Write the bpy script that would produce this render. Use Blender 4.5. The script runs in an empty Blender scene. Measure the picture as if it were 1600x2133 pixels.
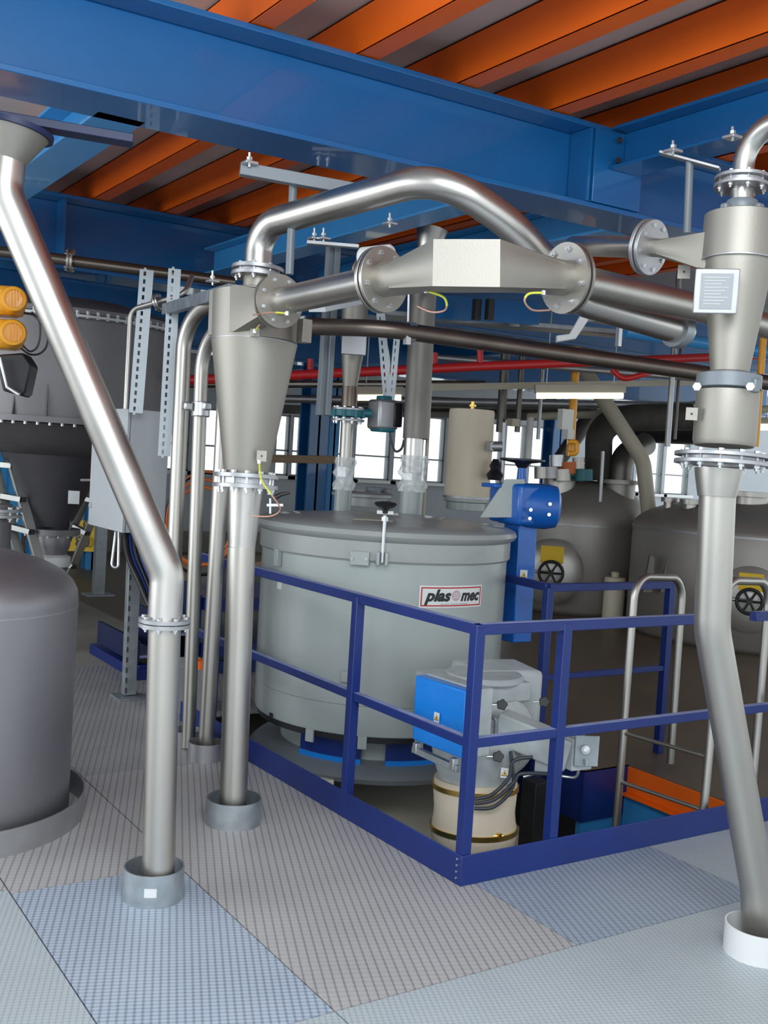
import bpy, bmesh, math, random
from mathutils import Vector, Matrix
random.seed(7)
sc = bpy.context.scene
# ---------------------------------------------------------------- camera
f_px = 2198.0
r_, p_, h_ = math.atan(.0617), math.atan(108.8 / f_px), math.radians(33.3)
FW = Vector((math.sin(h_) * math.cos(p_), math.cos(h_) * math.cos(p_), -math.sin(p_)))
R0 = Vector((math.cos(h_), -math.sin(h_), 0)); U0 = R0.cross(FW)
RT = math.cos(r_) * R0 + math.sin(r_) * U0
UP = math.cos(r_) * U0 - math.sin(r_) * R0
CAM = Vector((0, 0, 1.76))
cd = bpy.data.cameras.new('camera'); cam = bpy.data.objects.new('camera', cd)
sc.collection.objects.link(cam)
cd.sensor_fit = 'HORIZONTAL'; cd.sensor_width = 24.0; cd.lens = 24.0 * f_px / 1600; cd.clip_end = 200
m3 = Matrix((RT, UP, -FW)).transposed()
cam.matrix_world = Matrix.Translation(CAM) @ m3.to_4x4()
sc.camera = cam
# ---------------------------------------------------------------- light
w = bpy.data.worlds.new('world'); sc.world = w; w.use_nodes = True
wn = w.node_tree.nodes; bgn = wn['Background']
bgn.inputs[0].default_value = (.86, .95, 1.0, 1); bgn.inputs[1].default_value = 1.55
sc.view_settings.view_transform = 'Standard'; sc.view_settings.look = 'None'
sc.view_settings.gamma = 1; sc.view_settings.use_curve_mapping = False
sc.view_settings.exposure = 0.0

def area(name, loc, target, sx, sy, power, col):
    l = bpy.data.lights.new(name, 'AREA'); l.shape = 'RECTANGLE'; l.size = sx; l.size_y = sy
    l.energy = power; l.color = col
    o = bpy.data.objects.new(name, l); sc.collection.objects.link(o)
    o.location = loc; o.rotation_euler = (Vector(target) - Vector(loc)).to_track_quat('-Z', 'Y').to_euler()
# daylight through the big openings behind and beside the camera; overhead fill added
area('window_light_behind', (-3.2, -2.2, 2.6), (2.5, 4.5, 1.0), 4.5, 2.2, 62, (.86, .94, 1.0))
area('window_light_left', (-4.0, 6.5, 2.3), (3.0, 5.5, 1.0), 5.0, 2.0, 200, (.9, .96, 1.0))
area('overhead_fill', (.6, .6, 3.6), (1.6, 1.9, 0.0), 2.6, 2.2, 215, (.88, .95, 1.0))  # added fill below the ceiling to brighten the near floor; no roof opening there

def ray(x, y):
    return FW + RT * ((x - 800) / f_px) - UP * ((y - 1066.5) / f_px)
def P(x, y, t):            # a place t metres in front of the camera
    return CAM + ray(x, y) * t
def G(x, y, z=0.0):        # a place at height z
    q = ray(x, y); return CAM + q * ((z - CAM.z) / q.z)
def GY(x, y, Y):
    q = ray(x, y); return CAM + q * (Y / q.y)
def GX(x, y, X):
    q = ray(x, y); return CAM + q * (X / q.x)
def W(px, t): return px * t / f_px

# ---------------------------------------------------------------- materials
def mat(name, col, rough=.5, metal=0.0, noise=0.0, nscale=8.0, bump=0.0, bscale=60.0, stretch=None, emit=None, alpha=None, rvar=0.0, coat=0.0):
    m = bpy.data.materials.new(name); m.use_nodes = True
    nt = m.node_tree; N = nt.nodes; L = nt.links; b = N['Principled BSDF']
    b.inputs['Base Color'].default_value = (*col, 1); b.inputs['Roughness'].default_value = rough
    b.inputs['Metallic'].default_value = metal
    if coat: b.inputs['Coat Weight'].default_value = coat
    tc = N.new('ShaderNodeTexCoord')
    mp = N.new('ShaderNodeMapping'); L.new(tc.outputs['Object'], mp.inputs[0])
    if stretch: mp.inputs['Scale'].default_value = stretch
    if noise or rvar:
        n = N.new('ShaderNodeTexNoise'); n.inputs['Scale'].default_value = nscale; n.inputs['Detail'].default_value = 5
        L.new(mp.outputs[0], n.inputs['Vector'])
        if noise:
            cr = N.new('ShaderNodeValToRGB'); cr.color_ramp.elements[0].position = .3; cr.color_ramp.elements[1].position = .7
            cr.color_ramp.elements[0].color = (*[c * (1 - noise) for c in col], 1)
            cr.color_ramp.elements[1].color = (*[min(1, c * (1 + noise)) for c in col], 1)
            L.new(n.outputs[0], cr.inputs[0]); L.new(cr.outputs[0], b.inputs['Base Color'])
        if rvar:
            mr = N.new('ShaderNodeMapRange'); mr.inputs[3].default_value = rough - rvar; mr.inputs[4].default_value = rough + rvar
            L.new(n.outputs[0], mr.inputs[0]); L.new(mr.outputs[0], b.inputs['Roughness'])
    if bump:
        n2 = N.new('ShaderNodeTexNoise'); n2.inputs['Scale'].default_value = bscale; n2.inputs['Detail'].default_value = 3
        L.new(mp.outputs[0], n2.inputs['Vector'])
        bp = N.new('ShaderNodeBump'); bp.inputs['Strength'].default_value = bump; bp.inputs['Distance'].default_value = .004
        L.new(n2.outputs[0], bp.inputs['Height']); L.new(bp.outputs[0], b.inputs['Normal'])
    if emit:
        b.inputs['Emission Color'].default_value = (*emit[0], 1); b.inputs['Emission Strength'].default_value = emit[1]
    if alpha is not None:
        b.inputs['Alpha'].default_value = alpha
    return m

M = {}
M['steel'] = mat('brushed_steel', (.45, .425, .39), .40, 1, .10, 3.0, .05, 90, (1, 1, .25), rvar=.07)
M['steelpol'] = mat('bright_steel', (.52, .495, .465), .33, 1, .08, 4.0, .03, 60, rvar=.06)
M['blast'] = mat('blasted_steel', (.34, .318, .28), .54, .85, .07, 2.5, .10, 160, (1, 1, .5), rvar=.05)
M['castst'] = mat('grey_flange_steel', (.42, .42, .43), .45, .85, .08, 8, .05, 90)
M['zinc'] = mat('galvanised_steel', (.38, .41, .43), .50, .85, .14, 14, .04, 60, rvar=.10)
M['bolt'] = mat('zinc_bolt', (.60, .61, .62), .35, .9)
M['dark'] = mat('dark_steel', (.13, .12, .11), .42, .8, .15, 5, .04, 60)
M['darkpipe'] = mat('dark_brown_pipe', (.16, .13, .11), .35, .9, .15, 5)
M['silo'] = mat('silo_steel', (.165, .155, .16), .5, .6, .10, 1.5, .04, 60)
M['tank'] = mat('tank_steel', (.29, .28, .295), .44, .85, .12, 1.5, .04, 80, (1, 1, .3))
M['fartank'] = mat('far_tank_steel', (.36, .335, .305), .48, .6, .12, 1.2, .03, 60)
M['beam'] = mat('blue_beam_paint', (.006, .112, .315), .30, 0, .06, 1.5, .02, 40, coat=.5)
M['beam_pale'] = mat('pale_blue_beam_paint', (.04, .25, .55), .3, 0, .05, 2, .03, 40, coat=.2)
M['navydark'] = mat('dark_navy_paint', (.004, .012, .06), .5)
M['darkduct'] = mat('dark_lagged_duct', (.05, .045, .038), .75, 0, .3, 6, .3, 30)
M['manway'] = mat('manway_steel', (.55, .53, .50), .4, .7, .05, 4)
M['beigelight'] = mat('cream_plastic', (.68, .63, .48), .5)
M['silodark'] = mat('dark_cone_steel', (.10, .095, .105), .45, .6, .1, 2)
M['darkgrey'] = mat('dull_grey_pipe', (.20, .185, .17), .5, .6, .12, 5, .04, 60)
M['navy'] = mat('navy_paint', (.006, .021, .140), .38, 0, .10, 4, .03, 60)
M['navypale'] = mat('pale_navy_paint', (.22, .25, .42), .7, 0, .2, 9)  # paler navy for rail tops and step plates
M['orange'] = mat('orange_paint', (.86, .135, .004), .45, 0, .06, 2, .02, 50)
M['deckmetal'] = mat('deck_underside_sheet', (.56, .53, .52), .6, 0, .12, 1.2, .05, 30)
M['mixer'] = mat('mixer_grey_paint', (.315, .345, .335), .34, 0, .03, 1.5, .02, 50, coat=.2)
M['mixerlid'] = mat('mixer_lid_grey_paint', (.29, .30, .29), .36, 0, .03, 1.5, coat=.2)
M['valvegrey'] = mat('valve_grey_paint', (.40, .43, .43), .45, 0, .12, 9, .03, 60)
M['beige'] = mat('beige_fabric', (.62, .53, .41), .85, 0, .07, 6, .25, 40, (1, 1, .3))
M['beigepaint'] = mat('beige_paint', (.42, .38, .29), .5, 0, .05, 4)
M['blue'] = mat('bright_blue_paint', (.005, .185, .62), .36, 0, .03, 3, coat=.2)
M['motorblue'] = mat('motor_blue_paint', (.004, .10, .42), .36, 0, .06, 5, coat=.2)
M['teal'] = mat('teal_paint', (.01, .15, .19), .4)
M['black'] = mat('black_plastic', (.008, .008, .010), .42)
M['rubber'] = mat('dark_rubber_hose', (.035, .038, .05), .45)
M['brass'] = mat('brass_band', (.75, .50, .14), .32, 1)
M['yellow'] = mat('yellow_paint', (.78, .33, .008), .4, 0, .04, 5, coat=.2)
M['signyellow'] = mat('sign_yellow', (.85, .55, .01), .5)
M['red'] = mat('red_pipe_paint', (.50, .018, .02), .38)
M['redframe'] = mat('sign_red', (.40, .01, .015), .5)
M['white'] = mat('white_plastic', (.62, .62, .61), .45)
M['cabinet'] = mat('cabinet_light_grey', (.50, .52, .54), .42, 0, .02, 3)
M['earthy'] = mat('earth_wire_yellow_green', (.55, .56, .06), .45)
M['copper'] = mat('copper_braid', (.50, .27, .20), .45, .5)
M['alu'] = mat('ladder_aluminium', (.42, .42, .40), .4, .9, .08, 6)
M['wall'] = mat('pale_grey_wall', (.36, .38, .40), .8, 0, .05, 2)
M['wallbeige'] = mat('beige_wall', (.40, .36, .27), .8, 0, .05, 2)
M['frame'] = mat('window_frame_grey', (.20, .22, .22), .5)
M['wood'] = mat('wood_board', (.30, .20, .12), .6, 0, .2, 6, 0, 60, (.3, 6, 6))
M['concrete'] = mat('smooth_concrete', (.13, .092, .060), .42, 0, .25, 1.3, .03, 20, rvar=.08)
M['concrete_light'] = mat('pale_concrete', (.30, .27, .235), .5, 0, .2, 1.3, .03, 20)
M['lowfloor'] = mat('lower_floor_concrete', (.10, .10, .11), .7, 0, .2, 2)
M['cooler'] = mat('cooler_cream_paint', (.62, .58, .46), .5, 0, .04, 2)
M['tube'] = mat('lit_fluorescent_tube', (1, .95, .8), .4, emit=((1, .90, .58), 1.6))
M['orangewire'] = mat('orange_hose', (.7, .16, .03), .5)
M['gray'] = mat('grey_strut_paint', (.17, .19, .21), .45, .2)
M['plastic'] = mat('clear_plastic_film', (.85, .87, .87), .15, 0, 0, 8, .6, 16, alpha=.5)
M['glass'] = mat('window_glass', (.95, .98, 1), .03, 0, alpha=.06)

def tread(name, base, dark, s1, s2, ang, d1, d2, br=0.12, lw=.26):
    """chequer plate: two crossing sets of raised bars with dirt in the grooves"""
    m = bpy.data.materials.new(name); m.use_nodes = True
    nt = m.node_tree; N = nt.nodes; L = nt.links; b = N['Principled BSDF']
    tc = N.new('ShaderNodeTexCoord'); mp = N.new('ShaderNodeMapping'); mp.vector_type = 'POINT'
    L.new(tc.outputs['Object'], mp.inputs[0]); mp.inputs['Rotation'].default_value = (0, 0, ang)
    sx = N.new('ShaderNodeSeparateXYZ'); L.new(mp.outputs[0], sx.inputs[0])
    def math_(op, a, b2=None):
        n = N.new('ShaderNodeMath'); n.operation = op
        for i, v in enumerate((a, b2)):
            if v is None: continue
            if isinstance(v, (int, float)): n.inputs[i].default_value = v
            else: L.new(v, n.inputs[i])
        return n.outputs[0]
    def line(c, s, wd):
        a = math_('MULTIPLY', c, 1 / s); fr = math_('FRACT', a)
        dd = math_('ABSOLUTE', math_('SUBTRACT', fr, .5))
        mr = N.new('ShaderNodeMapRange'); mr.inputs[1].default_value = 0; mr.inputs[2].default_value = wd
        mr.inputs[3].default_value = 1; mr.inputs[4].default_value = 0; L.new(dd, mr.inputs[0]); return mr.outputs[0]
    l1 = line(sx.outputs[0], s1, lw); l2 = line(sx.outputs[1], s2, lw)
    t = math_('ADD', math_('MULTIPLY', l1, d1), math_('MULTIPLY', l2, d2))
    no = N.new('ShaderNodeTexNoise'); no.inputs['Scale'].default_value = 2.2; no.inputs['Detail'].default_value = 7
    L.new(tc.outputs['Object'], no.inputs['Vector'])
    mix = N.new('ShaderNodeMixRGB'); mix.inputs[1].default_value = (*base, 1); mix.inputs[2].default_value = (*dark, 1)
    L.new(t, mix.inputs[0])
    br_ = N.new('ShaderNodeBrightContrast'); L.new(mix.outputs[0], br_.inputs[0])
    L.new(math_('MULTIPLY', math_('SUBTRACT', no.outputs[0], .5), br), br_.inputs[1])
    L.new(br_.outputs[0], b.inputs['Base Color'])
    b.inputs['Roughness'].default_value = .50; b.inputs['Metallic'].default_value = .25
    bp = N.new('ShaderNodeBump'); bp.inputs['Strength'].default_value = .45; bp.inputs['Distance'].default_value = .003; bp.invert = True
    L.new(t, bp.inputs['Height']); L.new(bp.outputs[0], b.inputs['Normal'])
    return m
A20 = math.radians(22)
M['tr_mid'] = tread('chequer_plate_dirty', (.46, .44, .435), (.19, .175, .17), .033, .030, A20, .75, .28, .14, .17)
M['tr_blue'] = tread('chequer_plate_blue', (.45, .51, .59), (.15, .19, .27), .026, .022, A20, .62, .5)
M['tr_blue2'] = tread('chequer_plate_blue_fine', (.36, .41, .48), (.15, .18, .24), .030, .026, A20, .65, .25)
M['tr_plain'] = tread('chequer_plate_fine', (.47, .51, .53), (.27, .30, .33), .020, .018, A20, .45, .35)
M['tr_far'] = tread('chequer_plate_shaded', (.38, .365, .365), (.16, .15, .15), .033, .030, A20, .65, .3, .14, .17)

# ---------------------------------------------------------------- mesh helper
def basis(n):
    n = Vector(n).normalized()
    a = Vector((0, 0, 1)) if abs(n.z) < .95 else Vector((0, 1, 0))
    u = a.cross(n).normalized(); v = n.cross(u).normalized()
    return u, v, n

class MB:
    def __init__(s): s.v = []; s.f = []
    def add(s, vs, fs):
        o = len(s.v); s.v += [Vector(q) for q in vs]; s.f += [tuple(i + o for i in g) for g in fs]; return s
    def box(s, c, size, rot=None):
        c = Vector(c); hx, hy, hz = [q / 2 for q in size]
        vs = [Vector((a * hx, b * hy, d * hz)) for d in (-1, 1) for b in (-1, 1) for a in (-1, 1)]
        if rot is not None: vs = [rot @ q for q in vs]
        return s.add([c + q for q in vs], [(0, 2, 3, 1), (4, 5, 7, 6), (0, 1, 5, 4), (2, 6, 7, 3), (0, 4, 6, 2), (1, 3, 7, 5)])
    def bb(s, x0, y0, z0, x1, y1, z1):
        return s.box(((x0 + x1) / 2, (y0 + y1) / 2, (z0 + z1) / 2), (abs(x1 - x0), abs(y1 - y0), abs(z1 - z0)))
    def bar(s, p0, p1, wd, ht, up=(0, 0, 1)):
        p0, p1 = Vector(p0), Vector(p1); n = (p1 - p0).normalized(); up = Vector(up)
        u = n.cross(up).normalized(); v = u.cross(n).normalized()
        vs = []
        for q in (p0, p1):
            for a, b in ((-1, -1), (1, -1), (1, 1), (-1, 1)): vs.append(q + u * a * wd / 2 + v * b * ht / 2)
        return s.add(vs, [(3, 2, 1, 0), (4, 5, 6, 7), (0, 1, 5, 4), (1, 2, 6, 5), (2, 3, 7, 6), (3, 0, 4, 7)])
    def rings(s, rings, cap0=True, cap1=True):
        n = len(rings[0]); o = len(s.v)
        for g in rings: s.v += [Vector(q) for q in g]
        for k in range(len(rings) - 1):
            for i in range(n):
                j = (i + 1) % n
                s.f.append((o + k * n + i, o + k * n + j, o + (k + 1) * n + j, o + (k + 1) * n + i))
        if cap0: s.f.append(tuple(o + i for i in reversed(range(n))))
        if cap1: s.f.append(tuple(o + (len(rings) - 1) * n + i for i in range(n)))
        return s
    def lathe(s, prof, base, axis=(0, 0, 1), seg=32, cap0=True, cap1=True):
        """prof: (radius, distance along axis)"""
        u, v, n = basis(axis); base = Vector(base); R = []
        for r, h in prof:
            r = max(r, 1e-4)
            R.append([base + n * h + (u * math.cos(a) + v * math.sin(a)) * r for a in [2 * math.pi * i / seg for i in range(seg)]])
        return s.rings(R, cap0, cap1)
    def washer(s, c, axis, ro, ri, th, seg=32):
        u, v, n = basis(axis); c = Vector(c); R = []
        for r, h in ((ro, 0), (ro, th), (ri, th), (ri, 0), (ro, 0)):
            R.append([c + n * h + (u * math.cos(a) + v * math.sin(a)) * r for a in [2 * math.pi * i / seg for i in range(seg)]])
        return s.rings(R, False, False)
    def cyl(s, p0, p1, r0, r1=None, seg=24):
        p0, p1 = Vector(p0), Vector(p1); L = (p1 - p0).length
        return s.lathe([(r0, 0), (r0 if r1 is None else r1, L)], p0, p1 - p0, seg)
    def tube(s, pts, r, seg=20, cap=True):
        pts = [Vector(q) for q in pts]; n = len(pts)
        tans = []
        for i in range(n):
            a = pts[max(i - 1, 0)]; b = pts[min(i + 1, n - 1)]; tans.append((b - a).normalized())
        u, v, _ = basis(tans[0]); R = []
        for i in range(n):
            t = tans[i]
            if i:
                u = (u - t * u.dot(t)).normalized(); v = t.cross(u).normalized()
            rr = r[i] if isinstance(r, (list, tuple)) else r
            R.append([pts[i] + (u * math.cos(a) + v * math.sin(a)) * rr for a in [2 * math.pi * k / seg for k in range(seg)]])
        return s.rings(R, cap, cap)
    def prism(s, poly, o, u, v, n, th):
        o, u, v, n = Vector(o), Vector(u), Vector(v), Vector(n)
        a = [o + u * x + v * y for x, y in poly]; b = [q + n * th for q in a]
        k = len(poly)
        s.add(a + b, [tuple(reversed(range(k))), tuple(range(k, 2 * k))] + [(i, (i + 1) % k, k + (i + 1) % k, k + i) for i in range(k)])
        return s
    def hexb(s, c, axis, r, h):
        return s.lathe([(r, 0), (r, h)], c, axis, 6)

def root_loc(p):
    while p.parent: p = p.parent
    return p.location
def link(o): sc.collection.objects.link(o)
def obj(name, mb, material, parent=None, bevel=0.0, ang=38, origin=None):
    if isinstance(material, str): material = M[material]
    if parent is None:
        if origin is None:
            xs = [q.x for q in mb.v]; ys = [q.y for q in mb.v]; zs = [q.z for q in mb.v]
            loc = Vector(((min(xs) + max(xs)) / 2, (min(ys) + max(ys)) / 2, min(zs)))
        else: loc = Vector(origin)
    else: loc = root_loc(parent)
    me = bpy.data.meshes.new(name)
    me.from_pydata([tuple(q - loc) for q in mb.v], [], mb.f); 
    b = bmesh.new(); b.from_mesh(me); bmesh.ops.recalc_face_normals(b, faces=b.faces); b.to_mesh(me); b.free()
    me.polygons.foreach_set('use_smooth', [True] * len(me.polygons))
    me.set_sharp_from_angle(angle=math.radians(ang)); me.materials.append(material)
    o = bpy.data.objects.new(name, me); link(o)
    if parent is not None: o.parent = parent
    else: o.location = loc
    if bevel:
        md = o.modifiers.new('bevel', 'BEVEL'); md.width = bevel; md.segments = 2; md.limit_method = 'ANGLE'; md.angle_limit = math.radians(40)
    return o
def tag(o, label, cat, group=None, kind=None):
    o['label'] = label; o['category'] = cat
    if group: o['group'] = group
    if kind: o['kind'] = kind
    return o
def thing(name, label, cat, loc, group=None):
    o = bpy.data.objects.new(name, None); link(o); o.empty_display_size = .1; o.location = Vector(loc)
    return tag(o, label, cat, group)
def struct(name, mb, m):
    o = obj(name, mb, m, origin=(0, 0, 0)); o['kind'] = 'structure'; return o

def fillet(pts, rads, n=8):
    """polyline with rounded corners"""
    pts = [Vector(q) for q in pts]
    if not isinstance(rads, (list, tuple)): rads = [rads] * (len(pts) - 2)
    out = [pts[0]]
    for i in range(1, len(pts) - 1):
        a = (pts[i - 1] - pts[i]); b = (pts[i + 1] - pts[i]); la, lb = a.length, b.length; a.normalize(); b.normalize()
        ang = a.angle(b)
        if abs(ang - math.pi) < .02: out.append(pts[i]); continue
        d = min(rads[i - 1] / math.tan(ang / 2), la * .49 if i > 1 else la * .95, lb * .49 if i < len(pts) - 2 else lb * .95)
        R = d * math.tan(ang / 2); c = pts[i] + (a + b).normalized() * (R / math.sin(ang / 2))
        s0 = pts[i] + a * d - c; s1 = pts[i] + b * d - c; tot = s0.angle(s1); ax = s0.cross(s1).normalized()
        for k in range(n + 1): out.append(c + Matrix.Rotation(tot * k / n, 3, ax) @ s0)
    out.append(pts[-1]); return out
def spline(pts, n=10):
    pts = [Vector(q) for q in pts]; q = [pts[0]] + pts + [pts[-1]]; out = []
    for i in range(1, len(q) - 2):
        for k in range(n):
            t = k / n; a, b, c, d = q[i - 1], q[i], q[i + 1], q[i + 2]
            out.append(.5 * ((2 * b) + (c - a) * t + (2 * a - 5 * b + 4 * c - d) * t * t + (3 * b - a - 3 * c + d) * t ** 3))
    out.append(pts[-1]); return out

def flange(parent, c, axis, R, ri, th=.014, nb=8, gap=.014, m='castst', two=True, seg=36, br=.010, phase=.2, sub=True):
    """bolted flange pair: c is the middle of the joint"""
    u, v, n = basis(axis); c = Vector(c)
    mb = MB()
    if two:
        mb.washer(c + n * gap / 2, n, R, ri, th, seg); mb.washer(c - n * (gap / 2 + th), n, R, ri, th, seg)
        mb.washer(c - n * gap / 2, n, R * .80, ri, gap, seg)
    else: mb.washer(c - n * th / 2, n, R, ri, th, seg)
    fo = obj('flange', mb, m, parent, bevel=.0015)
    hl = (gap / 2 + th) if two else th / 2
    rb = (R + ri) / 2 * 1.03 if ri > R * .5 else R * .80
    for k in range(nb):
        a = 2 * math.pi * (k + phase) / nb; q = c + (u * math.cos(a) + v * math.sin(a)) * rb
        bm = MB(); bm.hexb(q + n * hl, n, br, br * .9); bm.hexb(q - n * hl, -n, br, br * .9)
        bm.cyl(q - n * (hl + br * 1.8), q + n * (hl + br * .9), br * .5, seg=8)
        obj('bolt', bm, 'bolt', fo if sub else parent)
    return fo

def ibeam(axis, a0, a1, lo, hi, z0, z1, tf=.022, tw=.014):
    """I section along axis; lo..hi flange extent across"""
    mb = MB(); c = (lo + hi) / 2
    if axis == 'x':
        mb.bb(a0, lo, z0, a1, hi, z0 + tf); mb.bb(a0, lo, z1 - tf, a1, hi, z1); mb.bb(a0, c - tw / 2, z0 + tf, a1, c + tw / 2, z1 - tf)
    else:
        mb.bb(lo, a0, z0, hi, a1, z0 + tf); mb.bb(lo, a0, z1 - tf, hi, a1, z1); mb.bb(c - tw / 2, a0, z0 + tf, c + tw / 2, a1, z1 - tf)
    return mb
def vert(x0, y0, x1, y1, t, t1=None):
    return P(x0, y0, t), P(x1, y1, t if t1 is None else t1)

# ================================================================ SETTING
# platform floor: chequer plates with the mixer opening, seams between plates
SX = [-2.5, 1.065, 1.75, 2.87, 3.86]
def floor_piece(x0, y0, x1, y1, m, g=.003):
    mb = MB().bb(x0 + g, y0 + g, -.012, x1 - g, y1 - g, 0.0); return struct('floor', mb, m)
HX0, HY0, HX1, HX2, HY1, HY2 = 2.80, 3.47, 4.42, 4.80, 4.42, 6.35
floor_piece(-6, -4, 1.065, 2.77, 'tr_plain'); floor_piece(1.065, -4, 1.75, 2.77, 'tr_plain')
floor_piece(1.75, -4, 9, 2.77, 'tr_plain')
floor_piece(-6, 2.77, 1.065, 4.12, 'tr_plain')
floor_piece(1.065, 2.77, 1.75, 4.08, 'tr_blue')
floor_piece(-6, 4.12, 1.065, 8.1, 'tr_mid'); floor_piece(1.065, 4.08, 1.75, 8.1, 'tr_mid')
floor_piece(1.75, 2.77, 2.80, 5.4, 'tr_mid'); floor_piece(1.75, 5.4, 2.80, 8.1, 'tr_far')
floor_piece(2.80, 2.77, 3.86, 3.47, 'tr_blue2'); floor_piece(3.86, 2.77, 9, 3.47, 'tr_plain')
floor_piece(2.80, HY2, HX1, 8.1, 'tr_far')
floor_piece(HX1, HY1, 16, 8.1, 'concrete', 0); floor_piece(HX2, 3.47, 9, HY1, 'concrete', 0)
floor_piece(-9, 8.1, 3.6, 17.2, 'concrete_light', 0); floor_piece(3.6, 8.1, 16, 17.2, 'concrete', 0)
struct('floor', MB().bb(-9, -4, -.05, 9, 3.44, -.013), 'dark')
struct('floor', MB().bb(-6, -4, -3.1, 16, 17, -3.0), 'lowfloor')
for nm, q in (('wall_lower_front', (-6, -4.1, 16, -4)), ('wall_lower_back', (-6, 17, 16, 17.1)), ('wall_lower_left', (-6.1, -4, -6, 17)), ('wall_lower_right', (16, -4, 16.1, 17))):
    struct(nm, MB().bb(q[0], q[1], -3.1, q[2], q[3], -.06), 'wallbeige')
# kerb edges of the opening
struct('trim_1', MB().bb(HX0 - .02, HY0 - .03, -.30, HX0, HY2, -.013), 'beam')
struct('trim_2', MB().bb(HX1, HY1, -.30, HX2, HY1 + .02, -.0), 'navy')
struct('trim_3', MB().bb(HX1, HY1, -.30, HX1 + .02, HY2, -.0), 'navy')
# ceiling: deck sheet over the joists
struct('ceiling', MB().bb(-6, -1.0, 3.88, 16, 17.2, 3.92), 'deckmetal')
# back wall with windows (the wall stands on Y = 17)
WY = 17.0; WB, WT = 1.36, 2.52
cols = []
for a, b in [(338, 395), (400, 470), (575, 604), (609, 630), (636, 676), (690, 735), (741, 815), (822, 875), (882, 928), (935, 1005), (1013, 1050), (1055, 1098), (1106, 1142), (1275, 1325), (1331, 1385), (1391, 1440)]:
    cols.append((GY(a, 920, WY).x, GY(b, 920, WY).x))
def wtop(x): return 2.46 if x < GY(700, 920, WY).x else (2.66 if x < GY(1200, 920, WY).x else 3.0)
wm = MB().bb(-9, WY, 0, 26, WY + .2, WB); wm.bb(-9, WY, 3.0, 26, WY + .2, 3.92)
for a, b in cols: wm.bb(a, WY, wtop(a), b, WY + .2, 3.0)
edges = [-9] + [e for c in cols for e in c] + [26]
for i in range(0, len(edges), 2): wm.bb(edges[i], WY, WB, edges[i + 1], WY + .2, 3.0)
struct('wall_back', wm, 'wall')
for i, (a, b) in enumerate(cols):
    WT = wtop(a)
    if b - a < .2: continue
    wo = bpy.data.objects.new('window_%d' % (i + 1), None); link(wo); wo.location = ((a + b) / 2, WY + .1, WB); wo['kind'] = 'structure'
    fm = MB()
    for z in (WB, WT - .03): fm.bb(a, WY + .03, z, b, WY + .12, z + .03)
    for xx in (a, b - .03): fm.bb(xx, WY + .03, WB, xx + .03, WY + .12, WT)
    fm.bb(a, WY + .03, 1.80, b, WY + .12, 1.83)
    obj('window_frame', fm, 'frame', wo)
    obj('window_pane', MB().bb(a, WY + .07, WB, b, WY + .08, WT), 'glass', wo)
    obj('window_sill', MB().bb(a - .1, WY - .10, WB - .06, b + .1, WY + .03, WB), 'white', wo)
struct('wall_left', MB().bb(-9, 16.7, 0, 3.6, 16.99, 1.3), 'wallbeige')
struct('baseboard_back', MB().bb(-9, 16.62, 0, 26, 16.7, .35), 'dark')
# blue columns along the back
def column(x, y, label, wd=.3, m='beam', z1=3.88):
    mb = MB().bb(x - wd / 2, y - wd / 2, 0, x + wd / 2, y - wd / 2 + .03, z1); mb.bb(x - wd / 2, y + wd / 2 - .03, 0, x + wd / 2, y + wd / 2, z1)
    mb.bb(x - .015, y - wd / 2, 0, x + .015, y + wd / 2, z1)
    return tag(obj('steel_column', mb, m), label, 'column')

# ================================================================ BEAMS
def beam(mb, label, m='beam', cat='beam'): return tag(obj('steel_beam', mb, m, bevel=.004), label, cat)
b1 = thing('steel_beam', 'long blue main ceiling beam crossing from the upper left to the upper right', 'beam', (3, 4.47, 3.2))
obj('web', ibeam('x', -2.5, 9, 4.30, 4.65, 3.2, 3.65, .028, .016), 'beam', b1, .004)
obj('end_plate', MB().bb(4.05, 4.285, 3.23, 4.40, 4.47, 3.62), 'beam', b1, .003)
for i in (0,):
    obj('stiffener', MB().bb(4.02, 4.30, 3.23, 4.04, 4.46, 3.62), 'beam', b1)
b1.rotation_euler.z = -.038; b1.location.y += .046
b2 = thing('steel_beam', 'shallower blue beam joining the main beam at the bolted plate, upper right', 'beam', (4.25, 2.5, 3.42))
obj('web', ibeam('y', -.8, 4.28, 4.15, 4.36, 3.42, 3.65, .018, .012), 'beam', b2, .003)
for z in (3.47, 3.58):
    obj('bolt', MB().hexb((4.19, 4.27, z), (0, -1, 0), .016, .014), 'dark', b2)
    obj('bolt', MB().hexb((4.32, 4.27, z), (0, -1, 0), .016, .014), 'dark', b2)
b3 = thing('steel_beam', 'deep dark blue beam parallel to the main beam, behind the slanting pipe', 'beam', (1.5, 8.5, 3.08))
obj('web', ibeam('x', -5, 15, 8.30, 8.72, 3.08, 3.65, .028, .016), 'beam', b3, .004)
obj('stiffener', MB().bb(2.34, 8.31, 3.11, 2.36, 8.5, 3.62), 'beam', b3)
beam(ibeam('y', 4.66, 8.29, 1.44, 1.66, 3.2, 3.42, .018, .012), 'light blue cross beam under the deck at the left, left of the orange joists', 'beam_pale')
beam(ibeam('y', 4.66, 8.29, 3.50, 3.70, 3.2, 3.42, .018, .012), 'blue cross beam with strut clamps, behind the arched pipe', 'beam_pale')
beam(ibeam('y', 4.66, 8.29, 4.50, 4.70, 3.2, 3.42, .018, .012), 'blue cross beam seen right of the arched pipe', 'beam_pale')
beam(ibeam('y', 8.73, 11.0, 4.9, 5.1, 3.1, 3.4, .018, .012), 'blue cross beam farther back over the mixer')
beam(ibeam('y', 8.73, 16.9, 8.0, 8.2, 3.1, 3.4, .018, .012), 'far blue cross beam over the round tanks')
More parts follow.
